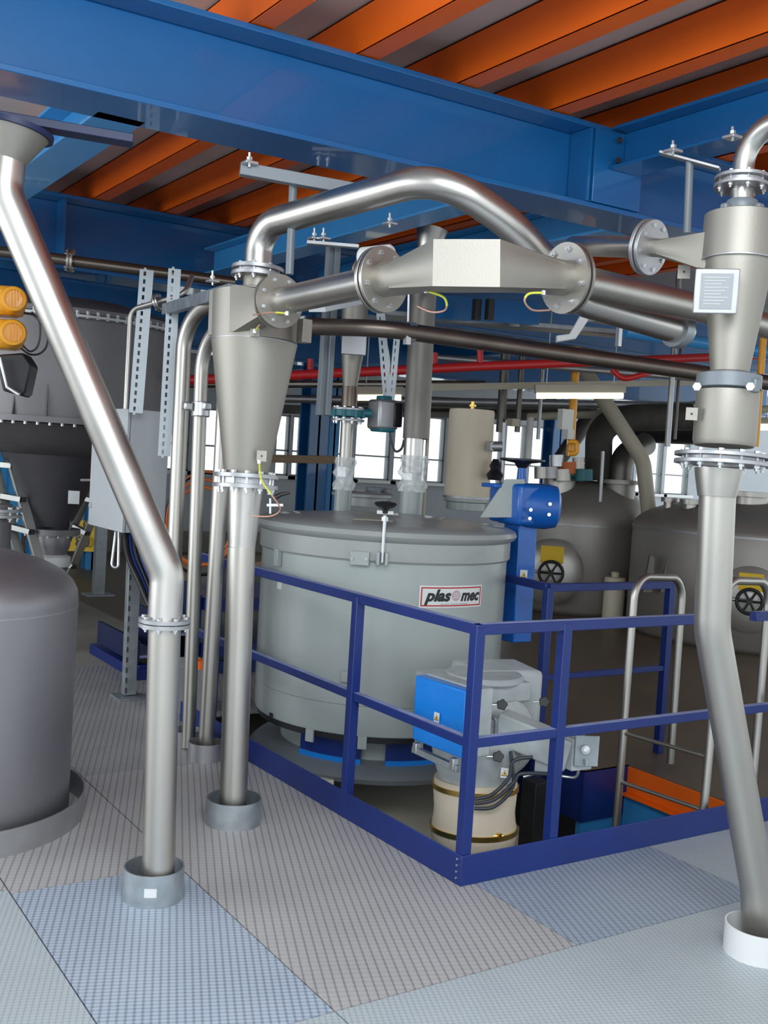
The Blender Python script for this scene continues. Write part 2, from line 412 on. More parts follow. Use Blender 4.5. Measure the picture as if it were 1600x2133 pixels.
beam(ibeam('x', -5, 15, 11.2, 11.6, 2.86, 3.5, .028, .016), 'farthest dark blue beam, above the silo and red pipe')
# joists
jn = ['first', 'second', 'third', 'fourth', 'fifth', 'sixth', 'seventh', 'eighth', 'ninth', 'tenth']
for i, jx in enumerate([2.02, 2.57, 3.15, 3.75, 4.40, 5.0, 5.6, 6.2, 6.8, 7.4]):
    y0 = -.9 if jx > 2.1 else 4.0
    mb = MB().bb(jx, y0, 3.655, jx + .11, 10.9, 3.667).bb(jx, y0, 3.655, jx + .010, 10.9, 3.875).bb(jx, y0, 3.863, jx + .11, 10.9, 3.875)
    tag(obj('deck_joist', mb, 'orange', bevel=.003), 'orange steel deck joist, %s counting from the left' % jn[i], 'joist', 'orange joists under the deck')
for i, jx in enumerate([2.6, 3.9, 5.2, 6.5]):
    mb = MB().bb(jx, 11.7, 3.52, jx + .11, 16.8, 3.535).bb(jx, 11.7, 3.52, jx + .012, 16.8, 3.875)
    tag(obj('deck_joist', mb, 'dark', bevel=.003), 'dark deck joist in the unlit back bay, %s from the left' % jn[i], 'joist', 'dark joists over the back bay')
# short cross pieces between joists
for i, (x0, x1, y) in enumerate([(4.5, 5.0, 3.3), (4.5, 5.0, 4.0), (5.1, 5.6, 3.6)]):
    tag(obj('joist_bridging', MB().bb(x0 + .02, y, 3.67, x1, y + .09, 3.86), 'orange'), ['orange bridging piece nearest the right edge between joists', 'orange bridging piece just above the bolted beam joint', 'orange bridging piece between the two rightmost joists'][i], 'bracket')

# ================================================================ RAILING
rail = thing('guard_railing', 'navy blue guard railing around the mixer opening, nearest to the camera', 'railing', (2.75, 3.42, 0))
def railpart(name, p0, p1, wd, ht, up=(0, 0, 1)):
    o = obj(name, MB().bar(p0, p1, wd, ht, up), 'navy', rail, .003)
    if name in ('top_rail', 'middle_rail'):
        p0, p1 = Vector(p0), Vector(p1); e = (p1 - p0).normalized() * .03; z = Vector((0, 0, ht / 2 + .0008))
        obj('pale_top_strip', MB().bar(p0 + e + z, p1 - e + z, wd * .86, .001), 'navypale', o)  # thin paler strip laid along the top of the rail
    return o
CX_, CY_ = 2.75, 3.42
LX, LY = 2.69, 6.3
railpart('top_rail', (CX_, CY_ - .02, 1.08), (LX, LY, 1.08), .045, .045)
railpart('top_rail', (CX_ - .02, CY_, 1.08), (4.27, CY_, 1.08), .045, .045)
railpart('top_rail', (4.53, CY_, 1.08), (6.6, CY_, 1.08), .045, .045)
railpart('middle_rail', (CX_, CY_, .60), (LX, LY, .60), .040, .040)
railpart('middle_rail', (CX_, CY_, .60), (6.6, CY_, .60), .040, .040)
railpart('toe_board', (CX_ - .025, CY_ - .03, .065), (LX - .025, LY, .065), .006, .13)
railpart('toe_board', (CX_ - .03, CY_ - .028, .065), (6.6, CY_ - .028, .065), .006, .13)
for q in [(CX_, CY_), (LX + .035, GX(738, 1400, 2.725).y), (LX + .01, 5.9), (GY(1160, 1550, 3.42).x, CY_), (5.6, CY_)]:
    railpart('post', (q[0], q[1], 0), (q[0], q[1], 1.09), .048, .048, (0, 1, 0))
for k in range(4):
    obj('rivet', MB().cyl((CX_ - .03, CY_ - .005, .03 + .027 * k), (CX_ - .036, CY_ - .005, .03 + .027 * k), .005, seg=8), 'bolt', rail)
rb = thing('guard_railing', 'navy blue railing on the far side of the opening, behind the ladder', 'railing', (4.6, 4.55, 0))
for a, b, s_ in [((4.17, 4.56, 1.08), (5.22, 4.56, 1.08), .045), ((4.17, 4.56, .55), (5.22, 4.56, .55), .035), ((4.17, 4.56, 1.08), (4.4, 7.6, 1.08), .045), ((4.17, 4.56, .55), (4.4, 7.6, .55), .035)]:
    obj('rail', MB().bar(a, b, s_, s_), 'navy', rb, .003)
for q in [(4.17, 4.56), (5.20, 4.56), (4.36, 6.6)]:
    obj('post', MB().bar((q[0], q[1], -.25 if q[0] < 4.3 else 0), (q[0], q[1], 1.08), .048, .048, (0, 1, 0)), 'navy', rb, .003)
tag(obj('hole_beam', MB().bb(HX1 + .021, HY1 + .021, -.75, 5.2, HY1 + .06, -.05), 'beam_pale'), 'light blue beam below floor level at the far side of the opening', 'beam')
tag(obj('edge_channel', MB().bb(HX2 - .015, 3.50, -.16, HX2, HY1, -.004).bb(HX2 - .07, 3.50, -.17, HX2, HY1, -.16), 'orange', bevel=.002), 'orange channel lining the edge of the opening by the ladder', 'beam')
tag(obj('side_beam', MB().bb(HX2 - .03, 3.50, -.75, HX2 + .02, HY1, -.18), 'beam_pale'), 'light blue beam under the orange channel beside the ladder', 'beam')
# ladder with looped handrails
LD = thing('fixed_ladder', 'steel ladder with hooped handrails rising out of the floor opening', 'ladder', (4.6, 4.0, -1.2))
for j, (p0, p1, p2, p3) in enumerate([((1283, 1725), (1320, 1250), (1420, 1250), (1396, 1590)), ((1465, 1700), (1505, 1262), (1600, 1262), (1567, 1640))]):
    t0 = 5.85 if j == 0 else 5.35; dt = .35
    a, b = P(*p0, t0), P(*p1, t0); c, d = P(*p2, t0 + dt), P(*p3, t0 + dt)
    lo = a + (a - b).normalized() * .8
    top1 = b + (b - a).normalized() * .13; top2 = c + (c - d).normalized() * .13
    obj('stile', MB().tube(fillet([lo, top1, top2, d], .13, 10), .022, 14), 'steel', LD)
    if j == 0: s0 = (a, b)
    else: s1 = (a, b)
for k in (-.9, -.6, -.30, 0.0, .27):
    pa = s0[0] + (s0[1] - s0[0]).normalized() * (.26 + k); pb = s1[0] + (s1[1] - s1[0]).normalized() * (.03 + k)
    obj('rung', MB().cyl(pa, pb, .011, seg=10), 'steel', LD)

# ================================================================ PIPE FOOT COLLARS
def collar(px, py, rad, h, label, m='zinc', base=None, th=.006):
    c = base if base is not None else G(px, py)
    mb = MB().washer((c.x, c.y, 0), (0, 0, 1), rad, rad - th, h, 44)
    o = obj('floor_collar', mb, m, ang=50); tag(o, label, 'collar', 'pipe collars on the floor'); return c, o
c1, co = collar(318, 1868, .117, .125, 'galvanised collar with a small white sticker around the nearest left pipe foot')
sticker = MB()
for i in range(6): pass
v = (CAM - c1); v.z = 0; a0 = math.atan2(v.y, v.x) - .28
R_ = [[Vector((c1.x + .1175 * math.cos(a0 + .05 * k), c1.y + .1175 * math.sin(a0 + .05 * k), z)) for z in (.045, .080)] for k in range(9)]
for k in range(8): sticker.add([R_[k][0], R_[k + 1][0], R_[k + 1][1], R_[k][1]], [(0, 1, 2, 3)])
st = obj('sticker', sticker, 'white', co)
c2, _ = collar(485, 1712, .132, .120, 'galvanised collar around the foot of the pipe below the large central cyclone')
c3, _ = collar(427, 1580, .10, .10, 'dull collar around the thin pipe, just behind the big cyclone pipe foot', 'castst')
c4, _ = collar(388, 1550, .09, .09, 'small collar farthest back in the row, right behind the slanting pipe', 'castst')
c5, _ = collar(1578, 1985, .125, .110, 'white collar around the pipe foot at the right edge', 'white')

# ================================================================ P1 slanted pipe, left foreground
t1 = 4.12
p1a = P(329, 1850, 4.10); p1b = P(343, 1296, 4.10)
dp = thing('drop_pipe', 'vertical steel pipe at lower left, standing in the stickered collar', 'pipe', p1a)
obj('tube', MB().tube([p1a + Vector((0, 0, -.02)), p1b], .0625, 32), 'steel', dp)
pp = thing('slanting_pipe', 'large shiny steel pipe slanting down from the upper left corner', 'pipe', p1b)
path = fillet([P(343, 1294, 4.10), P(348, 1195, 4.10), P(8, 400, 3.95), P(16, 330, 3.95)], [.16, .16], 12)
obj('tube', MB().tube(path, .0665, 36), 'steelpol', pp)
flange(pp, p1b, (0, 0, 1), .100, .060, .015, 8, .004, 'castst', True, 40, .009)
ftop = P(28, 276, 3.95); fbot = P(16, 335, 3.95)
obj('cone', MB().cyl(fbot, ftop, .0665, .128, 36), 'blast', pp)
obj('top_ring', MB().washer(ftop, ftop - fbot, .145, .10, .02, 36), 'navydark', pp)
ch = MB().bar(P(-60, 236, 3.95), P(278, 294, 4.1), .09, .034)
tag(obj('hanger_plate', ch, 'navydark', bevel=.003), 'dark navy bracket bolted below the main beam at the upper left', 'bracket')

# ================================================================ C1 big central cyclone
tc_ = 5.0
ax0 = P(512, 1000, tc_); ax1 = P(530, 715, tc_); ax2 = P(533, 612, tc_); up = (ax1 - ax0).normalized()
C1 = thing('cyclone_separator', 'large central steel cyclone with a tapering cone and a side inlet', 'cyclone', P(506, 1010, tc_))
rb_ = W(89, tc_)
obj('body', MB().lathe([(rb_, 0), (rb_, (ax2 - ax1).length)], ax1, ax2 - ax1, 56), 'blast', C1, .004)
cone = MB().lathe([(W(42, tc_), -.02), (W(44, tc_), 0), (rb_, (ax1 - ax0).length)], ax0, ax1 - ax0, 56)
obj('cone', cone, 'blast', C1)
obj('weld_seam', MB().washer(ax1 - up * .002, up, rb_ + .002, rb_ - .01, .004, 56), 'castst', C1)
nk0 = P(534, 612, tc_); nk1 = P(537, 577, tc_)
obj('neck', MB().cyl(nk0, nk1, .066, seg=30), 'blast', C1)
flange(C1, P(537, 568, tc_), nk1 - nk0, .124, .062, .018, 8, .014, 'castst', True, 40, .010)
flange(C1, P(513, 1002, tc_), up, .152, .09, .019, 12, .030, 'castst', True, 44, .013)
# inlet: from the round flange to a tangential box
F1 = P(580, 628, 4.62); F2 = P(795, 583, 4.0)
u1 = (F1 - F2).normalized()
u, v, n = basis(u1)
side = u if u.dot(P(441, 650, 5) - P(560, 650, 5)) > 0 else -u
vz = v if v.z > 0 else -v
box_c = F1 + u1 * .26
ring0, ring1, ring2 = [], [], []
for k in range(32):
    a = 2 * math.pi * k / 32 + math.pi / 4; ca, sa = math.cos(a), math.sin(a)
    ring0.append(F1 + u1 * .012 + side * ca * .062 + vz * sa * .062)
    m_ = max(abs(ca), abs(sa)); 
    ring1.append(box_c + side * (ca / m_ * .055 + .02) + vz * (sa / m_ * .105 - .012))
    ring2.append(box_c + u1 * .24 + side * (ca / m_ * .055 + .03) + vz * (sa / m_ * .105 - .012))
obj('inlet_duct', MB().rings([ring0, ring1, ring2]), 'blast', C1, ang=25)
flange(C1, F1, u1, .117, .055, .013, 8, .010, 'blast', True, 40, .010, .5)
def lug(parent, q, nrm, s=.05, hole=True, name='earthing_lug'):
    uu, vv, nn = basis(nrm)
    lo = obj(name, MB().box(q, (s, .004, s * 1.1), Matrix((uu, nn, vv)).transposed()), 'blast', parent)
    obj('lug_hole', MB().lathe([(s * .10, 0), (s * .10, .001)], q + nn * .0025, nn, 12), 'black', lo)
lg1 = P(531, 690, 4.78); lug(C1, lg1, CAM - lg1, .042)
lg2 = P(545, 950, 4.86); lug(C1, lg2, CAM - lg2, .045)
def wire(pts, label, r=.0045):
    sp = spline(pts, 8); k = len(sp) * 2 // 5
    root = thing('earthing_wire', label, 'wire', sp[0])
    obj('sheath', MB().tube(sp[:k + 1], r, 8), 'earthy', root); obj('braid', MB().tube(sp[k:], r * .85, 8), 'copper', root)
    obj('cable_lug', MB().cyl(sp[0] + Vector((0, 0, -.008)), sp[0] + Vector((0, 0, .008)), r * 1.9, seg=8), 'bolt', root)
    return root
wire([P(540, 962, 4.84), P(545, 1000, 4.80), P(565, 1030, 4.78), P(584, 1060, 4.80), P(565, 1075, 4.84), P(527, 1075, 4.90)], 'yellow-green earth wire looping down past the lower flange of the central cyclone')
wire([P(598, 653, 4.50), P(565, 651, 4.52), P(527, 656, 4.60)], 'short yellow earth wire across the inlet flange of the central cyclone')
wire([P(531, 690, 4.74), P(540, 678, 4.70), P(546, 672, 4.72)], 'tiny earth wire on the lug below the central inlet')
# nameplate on the right of the body
tag_p = P(634, 690, 4.92)
obj('side_bracket', MB().box(tag_p, (.05, .06, .11)), 'blast', C1, .003)
# drop pipe under C1
dp2 = thing('drop_pipe', 'steel pipe with a shiny reducer under the large central cyclone', 'pipe', P(484, 1712, 4.99))
q0, q1 = P(484, 1716, 5.0), P(503, 1140, 5.0)
obj('tube', MB().tube([q0 + Vector((0, 0, -.0)), q1], .0655, 32), 'steel', dp2)
obj('reducer', MB().lathe([(.0655, 0), (.0665, .03), (W(37, 5), .26), (W(38, 5), .285)], q1, P(511, 1022, 5.0) - q1, 36), 'steelpol', dp2)
# small clamp arm with handle right of the flange
ha = thing('clamp_lever', 'small clamp with a black lever beside the central cyclone flange', 'lever', P(575, 1040, 4.95))
obj('arm', MB().bar(P(556, 1052, 4.92), P(590, 1052, 4.92), .012, .012).cyl(P(563, 1070, 4.92), P(563, 1038, 4.92), .005), 'bolt', ha)
obj('grip', MB().tube([P(574, 1036, 4.92), P(586, 1030, 4.92), P(604, 1026, 4.92)], [.012, .010, .006], 10), 'black', ha)

# ================================================================ arched pipe
arch = thing('arched_pipe', 'thick steel pipe arching up from the central cyclone and down to the right', 'pipe', P(540, 560, 5))
ap = fillet([P(537, 562, 5.0), P(541, 470, 5.0), P(915, 365, 4.30), P(1070, 470, 4.40), P(1205, 625, 4.62), P(1428, 692, 5.0)], [.14, .55, .9, .22], 14)
obj('tube', MB().tube(ap, .066, 32), 'steelpol', arch)
obj('collar_ring', MB().washer(P(1405, 685, 4.96), P(1428, 692, 5.0) - P(1205, 625, 4.62), .085, .06, .05, 30), 'zinc', arch)

# pipe C1 inlet -> F2
ip = thing('inlet_pipe', 'straight steel pipe between the central cyclone inlet and the boxy transition piece', 'pipe', F1)
obj('tube', MB().tube([F1, F2], .060, 32), 'steelpol', ip)
# transition piece
F3 = P(1182, 580, 3.96); VX = P(970, 556, 3.70)
tp = thing('transition_duct', 'angular box-shaped steel duct joining two round flanges in the centre', 'duct', VX)
def loft_rr(c0, c1, d0, r0, hw, hh, wside, N=40, flip=False):
    pass
uz = Vector((0, 0, 1))
dA = (VX - F2).normalized(); dB = (F3 - VX).normalized()
def circ(c, axis, r, N=40):
    sd = axis.cross(uz).normalized(); upv = sd.cross(axis).normalized()
    return [c + sd * math.cos(2 * math.pi * k / N + math.pi / 4) * r + upv * math.sin(2 * math.pi * k / N + math.pi / 4) * r for k in range(N)]
def rect(c, axis, hw, hh, N=40):
    sd = axis.cross(uz).normalized(); upv = sd.cross(axis).normalized(); out = []
    for k in range(N):
        a = 2 * math.pi * k / N + math.pi / 4; m_ = max(abs(math.cos(a)), abs(math.sin(a)))
        out.append(c + sd * math.cos(a) / m_ * hw + upv * math.sin(a) / m_ * hh)
    return out
# square box part: left end, right end edges at pixel 912 and 1028
bl = P(918, 555, 3.77); br2 = P(1028, 555, 3.73)
mid = (dA + dB).normalized()
obj('box_section', MB().rings([circ(F2 + dA * .01, dA, .066), circ(F2 + dA * .09, dA, .067), rect(bl, (dA + mid).normalized(), .07, .082), rect(br2, (dB + mid).normalized(), .07, .082), circ(F3 - dB * .05, dB, .066), circ(F3 - dB * .01, dB, .066)]), 'blast', tp, ang=22)
flange(tp, F2, dA, .125, .056, .013, 8, .010, 'steel', True, 40, .010, .35)
flange(tp, F3, dB, .132, .056, .013, 8, .010, 'steel', True, 40, .011, .35)
wire([P(888, 606, 3.84), P(925, 620, 3.82), P(928, 645, 3.85), P(900, 650, 3.9), P(870, 638, 3.94)], 'looped earth wire under the left flange of the boxy duct')
wire([P(1132, 610, 3.80), P(1102, 612, 3.78), P(1093, 628, 3.78), P(1110, 646, 3.82), P(1145, 646, 3.88)], 'looped earth wire under the right flange of the boxy duct')
op = thing('outlet_pipe', 'steel pipe running from the right flange of the boxy duct behind the right cyclone', 'pipe', F3)
obj('tube', MB().tube([F3, P(1450, 640, 4.78), P(1640, 690, 5.4)], .062, 32), 'steel', op)

# ================================================================ C2 right cyclone
t2 = 3.75
C2 = thing('cyclone_separator', 'small slim cyclone with a data plate at the right edge', 'cyclone', P(1512, 950, t2))
def ax(y): return P(1542 + (500 - y) * .08, y, t2)
a_ = (ax(450) - ax(930)).normalized()
obj('body', MB().lathe([(W(76, t2), 0), (W(76, t2), (ax(450) - ax(545)).length)], ax(545), a_, 48), 'blast', C2, .003)
obj('cone', MB().lathe([(W(39, t2), 0), (W(70, t2), (ax(545) - ax(775)).length)], ax(775), a_, 48), 'blast', C2)
obj('weld_seam', MB().washer(ax(547), a_, W(77, t2), W(60, t2), .005, 48), 'castst', C2)
obj('lower_drum', MB().lathe([(W(60, t2), 0), (W(64, t2), .02), (W(64, t2), (ax(815) - ax(930)).length)], ax(930), a_, 48), 'blast', C2, .003)
obj('clamp_band', MB().lathe([(W(54, t2), 0), (W(66, t2), .008), (W(66, t2), .055), (W(54, t2), .062)], ax(815), a_, 44), 'gray', C2)
obj('drum_lid', MB().lathe([(W(55, t2), 0), (W(52, t2), .014)], ax(786), a_, 44), 'steelpol', C2)
for px in (1452, 1563):
    q = P(px, 805, 3.62); obj('clamp_bolt', MB().hexb(q, CAM - q, .015, .015), 'bolt', C2)
obj('clamp_ear', MB().box(P(1572, 803, 3.66), (.03, .03, .05)), 'gray', C2, .006)
lg = P(1441, 862, 3.70); lug(C2, lg, CAM - lg, .040)
lg = P(1425, 566, 3.9); lug(C2, lg, CAM - lg, .045)
flange(C2, ax(957), a_, W(98, t2), .095, .013, 12, .014, 'castst', True, 44, .011)
# data plate box
u, v, n = basis((CAM - P(1490, 608, t2)) + Vector((-.5, -.5, 0)))
dpm = Matrix((u, n, v)).transposed()
dq = P(1492, 607, 3.60)
M['plate'] = mat('etched_plate', (.27, .28, .29), .5, .3)
pl = obj('data_plate_holder', MB().box(dq, (.145, .045, .150), dpm), 'castst', C2, .004)
obj('data_plate', MB().box(dq + n * .024, (.105, .004, .118), dpm), 'plate', pl)
for k in range(9):
    obj('text_line', MB().box(dq + n * .0265 + v * (.046 - .011 * k) - u * .006 * (k % 3), (.080 - .012 * (k % 3), .001, .0022), dpm), 'castst', pl)
# inlet to C2
g1 = P(1352, 515, 3.95); g2 = P(1470, 524, 3.78); dg = (g2 - g1).normalized()
obj('inlet_duct', MB().rings([circ(g1, dg, .034), circ(g1 + dg * .05, dg, .034), rect(g2, dg, .035, .062), rect(g2 + dg * .03, dg, .03, .062)]), 'blast', C2, ang=25)
flange(C2, g1, dg, .102, .03, .013, 8, .010, 'castst', True, 40, .008, .4)
# neck, coupling, elbow
obj('neck', MB().cyl(ax(452), P(1546, 395, t2), .040, seg=28), 'steelpol', C2)
obj('coupling', MB().lathe([(.052, 0), (.056, .006), (.056, .04), (.052, .046)], P(1544, 446, t2), a_, 32), 'gray', C2)
for px in (1512, 1580):
    obj('coupling_ear', MB().box(P(px, 434, 3.68), (.035, .03, .035)), 'gray', C2, .008)
el = thing('elbow_pipe', 'steel elbow with a bolted flange on top of the right cyclone', 'pipe', P(1546, 400, t2))
obj('tube', MB().tube(fillet([P(1546, 395, t2), P(1552, 285, t2), P(1660, 235, 3.6)], .13, 12), .038, 28), 'steelpol', el)
flange(el, P(1546, 381, t2), a_, .096, .036, .012, 8, .016, 'castst', True, 36, .009)
op2 = thing('side_pipe', 'steel pipe leading left from the small cyclone inlet flange', 'pipe', g1)
obj('tube', MB().tube([g1 - dg * .01, P(1195, 512, 4.55)], .042, 28), 'steelpol', op2)
# pipe below C2
dp3 = thing('bent_pipe', 'steel pipe below the small cyclone, bending outwards to the right floor collar', 'pipe', P(1580, 1960, 4.0))
pth = fillet([P(1497, 975, t2), P(1483, 1310, 3.80), P(1578, 1850, 3.98), P(1582, 1965, 4.0)], [.35, .35], 12)
obj('tube', MB().tube(pth, .0635, 36), 'steel', dp3)
obj('end_stub', MB().cyl(P(1581, 1925, 3.995), P(1583, 1990, 4.02), .052, seg=30), 'steel', dp3)
obj('reducer', MB().lathe([(.066, 0), (.080, .07), (.084, .10)], P(1493, 1035, t2), a_, 36), 'steel', dp3)

# ================================================================ three thin pipes behind the cyclone
def thin(pts, rad, r, label, rads, m='steel'):
    o = thing('vertical_pipe', label, 'pipe', pts[0]); obj('tube', MB().tube(fillet(pts, rads, 10), r, 24), m, o); return o
th1 = thin([P(352, 1420, 6.3), P(385, 660, 6.3), P(480, 612, 6.0)], 0, .046, 'leftmost thin steel pipe curving into the back of the central cyclone', .25)
th2 = thin([P(392, 1556, 6.2), P(422, 700, 6.2), P(500, 660, 5.9)], 0, .040, 'middle thin steel pipe with a clamp, behind the central cyclone', .25)
obj('pipe_clamp', MB().lathe([(.052, 0), (.052, .085)], P(418, 868, 6.18), (P(422, 700, 6.2) - P(392, 1556, 6.2)), 20), 'bolt', th2, .004)
for dx in (-28, 12):
    obj('clamp_bolt', MB().box(P(418 + dx, 846, 6.14), (.05, .05, .05)), 'bolt', th2, .01)
th3 = thin([P(427, 1590, 6.06), P(459, 1010, 6.0), P(470, 800, 6.0)], 0, .045, 'thin steel pipe immediately left of the central cyclone drop pipe', .1)

# ================================================================ T1 left foreground tank
tc1 = G(-130, 1697)
T1 = thing('pressure_tank', 'dark steel tank with a rounded shoulder at the left edge, nearest the camera', 'tank', tc1)
prof = [(.58, -.6), (.58, 1.02), (.575, 1.06), (.555, 1.10), (.51, 1.145), (.42, 1.19), (.30, 1.225), (.15, 1.245), (.02, 1.25)]
obj('shell', MB().lathe(prof, tc1, (0, 0, 1), 72), 'tank', T1)
obj('weld_seam', MB().washer(tc1 + Vector((0, 0, .99)), (0, 0, 1), .582, .57, .006, 72), 'castst', T1)
mb = MB().washer(tc1, (0, 0, 1), .652, .645, .115, 72)
tag(obj('floor_collar', mb, 'castst', ang=60), 'wide grey floor ring around the base of the left foreground tank', 'collar')
nz = P(-6, 1566, 4.5)
# ================================================================ MIXER
mc = Vector((3.57, 5.40, 0))
MX = thing('mixer_vessel', 'big grey painted mixer drum with a brand sign, inside the blue railing', 'mixer', mc)
R = .745
shell = [(R - .03, .22), (R - .005, .235), (R, .26), (R, .40), (R + .004, .405), (R + .004, 1.24)]
obj('drum', MB().lathe([(r, z) for r, z in shell], mc, (0, 0, 1), 96), 'mixer', MX)
lid = [(R + .012, 1.20), (R + .02, 1.21), (R + .02, 1.31), (R + .045, 1.325), (R + .055, 1.345), (R + .045, 1.37), (R + .015, 1.385), (R - .10, 1.40), (.3, 1.425), (.02, 1.43)]
lo_ = obj('lid', MB().lathe(lid, mc, (0, 0, 1), 96), 'mixerlid', MX)
obj('bottom_seal', MB().washer(mc + Vector((0, 0, .195)), (0, 0, 1), R - .02, R - .12, .03, 80), 'black', MX)
obj('base_drum', MB().lathe([(R - .17, -.02), (R - .17, .2)], mc, (0, 0, 1), 80), 'mixer', MX)
obj('skirt', MB().lathe([(R - .16, -.03), (R + .0, -.03), (R + .015, .0), (R - .02, .03), (R - .16, .06)], mc, (0, 0, 1), 80), 'gray', MX)
camdir = (CAM - mc); camdir.z = 0; ca0 = math.atan2(camdir.y, camdir.x)
def onR(da, z, rr): return mc + Vector((rr * math.cos(ca0 + da), rr * math.sin(ca0 + da), z))
# blue perforated guards beneath
for (a, b) in ((-.72, -.10), (.12, .62)):
    for z0, z1, rr, mm, nm in ((.07, .185, R - .125, 'navy', 'guard_screen'), (.045, .075, R - .115, 'blue', 'guard_rim')):
        g = MB()
        N_ = 14
        ri = [[onR(a + (b - a) * k / N_, z, rr) for z in (z0, z1)] for k in range(N_ + 1)]
        ro = [[onR(a + (b - a) * k / N_, z, rr + .012) for z in (z0, z1)] for k in range(N_ + 1)]
        g.rings([[ri[k][0], ri[k][1], ro[k][1], ro[k][0]] for k in range(N_ + 1)])
        obj(nm, g, mm, MX)
for da in (-.50, -.08, .35):
    q = onR(da, .20, R - .005); uu, vv, nn = basis(Vector((math.cos(ca0 + da), math.sin(ca0 + da), 0)))
    obj('foot_tab', MB().box(q, (.05, .012, .07), Matrix((uu, nn, vv)).transposed()), 'mixer', MX)
def onmix(px, py, rr=R + .004, z=None):
    """point on the drum wall under a pixel"""
    q = ray(px, py); ox, oy = CAM.x - mc.x, CAM.y - mc.y
    A = q.x ** 2 + q.y ** 2; B = 2 * (ox * q.x + oy * q.y); Cc = ox * ox + oy * oy - rr * rr
    t = (-B - math.sqrt(max(B * B - 4 * A * Cc, 0))) / (2 * A)
    p = CAM + q * t; n = Vector((p.x - mc.x, p.y - mc.y, 0)).normalized(); return p, n
def mixbox(name, px, py, w_, h_, d_, m, par, bev=.003, off=0.0):
    p, n = onmix(px, py); uu, vv, nn = basis(n)
    return obj(name, MB().box(p + n * (d_ / 2 + off), (w_, d_, h_), Matrix((uu, nn, vv)).transposed()), m, par, bev)
bk = mixbox('bracket_plate', 752, 1162, .105, .075, .04, 'mixer', MX)
for px in (737, 765):
    p, n = onmix(px, 1163); obj('socket_screw', MB().lathe([(.010, 0), (.010, .006)], p + n * .04, n, 16), 'castst', bk)
mixbox('bracket_plate', 583, 1161, .045, .10, .03, 'mixer', MX)
mixbox('label_plate', 583, 1217, .045, .055, .003, 'white', MX, 0)
mixbox('bracket_plate', 722, 1408, .05, .06, .03, 'mixer', MX)
mixbox('label_plate', 565, 1489, .035, .022, .003, 'black', MX, 0)
# clamp bolt with black hand knob
p, n = onmix(797, 1162); cl = obj('clamp_fork', MB().box(p + n * .02 + Vector((0, 0, .0)), (.02, .07, .06), Matrix((n, n.cross(uz), uz)).transposed()).box(p + n * .045 + n.cross(uz) * .022, (.05, .014, .07), Matrix((n, n.cross(uz), uz)).transposed()).box(p + n * .045 - n.cross(uz) * .022, (.05, .014, .07), Matrix((n, n.cross(uz), uz)).transposed()), 'mixer', MX, .002)
pr = p + n * .055
obj('clamp_rod', MB().cyl(pr + Vector((0, 0, -.02)), pr + Vector((0, 0, .235)), .010, seg=16).hexb(pr + Vector((0, 0, .205)), (0, 0, 1), .020, .022), 'bolt', MX)
obj('hand_knob', MB().lathe([(.014, 0), (.018, .02), (.05, .038), (.062, .050), (.055, .060), (.02, .066), (.01, .066)], pr + Vector((0, 0, .245)), (0, 0, 1), 24), 'black', MX)
obj('clamp_lug', MB().box(pr - n * .02 + Vector((0, 0, .25)), (.09, .05, .02), Matrix((n.cross(uz), n, uz)).transposed()), 'white', MX, .003)
# sign wrapped onto the drum
pc, nc = onmix(945, 1243)
th0 = math.atan2(nc.y, nc.x); SZ = pc.z
RS = R + .005
def wrap(sx, sz, e=0.0):   # sx to the right in metres
    a = th0 + sx / RS
    return Vector((mc.x + (RS + e) * math.cos(a), mc.y + (RS + e) * math.sin(a), SZ + sz))
def wrap_rect(x0, x1, z0, z1, e, name, m, par, n=14, th=.0015):
    R_ = []
    for k in range(n + 1):
        s_ = x0 + (x1 - x0) * k / n; R_.append([wrap(s_, z0, e), wrap(s_, z1, e), wrap(s_, z1, e + th), wrap(s_, z0, e + th)])
    return obj(name, MB().rings(R_), m, par)
SWd, SHt = .215, .062
sg = thing('brand_sign', 'white sign with a dark red border and slanted black lettering on the mixer', 'sign', pc)
wrap_rect(-SWd, SWd, -SHt, SHt, .001, 'panel', 'white', sg)
for a in ((-SWd + .010, SWd - .010, SHt - .016, SHt - .009), (-SWd + .010, SWd - .010, -SHt + .009, -SHt + .016), (-SWd + .010, -SWd + .017, -SHt + .009, SHt - .009), (SWd - .017, SWd - .010, -SHt + .009, SHt - .009)):
    wrap_rect(*a, .0026, 'border', 'redframe', sg, th=.001)
def text_mesh(body, size, shear=.3, off=.0):
    cu = bpy.data.curves.new('txt', 'FONT'); cu.body = body; cu.size = size; cu.shear = shear; cu.offset = off; cu.resolution_u = 3
    o = bpy.data.objects.new('txt', cu); link(o); bpy.context.view_layer.update()
    dg_ = bpy.context.evaluated_depsgraph_get(); me = bpy.data.meshes.new_from_object(o.evaluated_get(dg_))
    V = [v.co.copy() for v in me.vertices]; Fs = [tuple(p.vertices) for p in me.polygons]
    bpy.data.objects.remove(o); bpy.data.curves.remove(cu); bpy.data.meshes.remove(me); return V, Fs
def wrap_text(body, size, x0, x1, z, name, m, par, off=.004, shear=.3, e=.0032):
    V, Fs = text_mesh(body, size, shear, off); a = min(q.x for q in V); b = max(q.x for q in V)
    mb = MB(); mb.add([wrap(x0 + (q.x - a) / (b - a) * (x1 - x0), z + q.y, e) for q in V], Fs)
    return obj(name, mb, m, par)
wrap_text('plas', .088, -.185, -.018, -.022, 'lettering', 'black', sg)
wrap_text('mec', .088, .047, .195, -.022, 'lettering', 'black', sg)
for k, (a, b) in enumerate(((-.085, -.03), (-.022, .03), (.038, .10))): wrap_rect(a, b, -.043, -.038, .0026, 'small_print_line', 'castst', sg, 4, .0008)
em = MB()
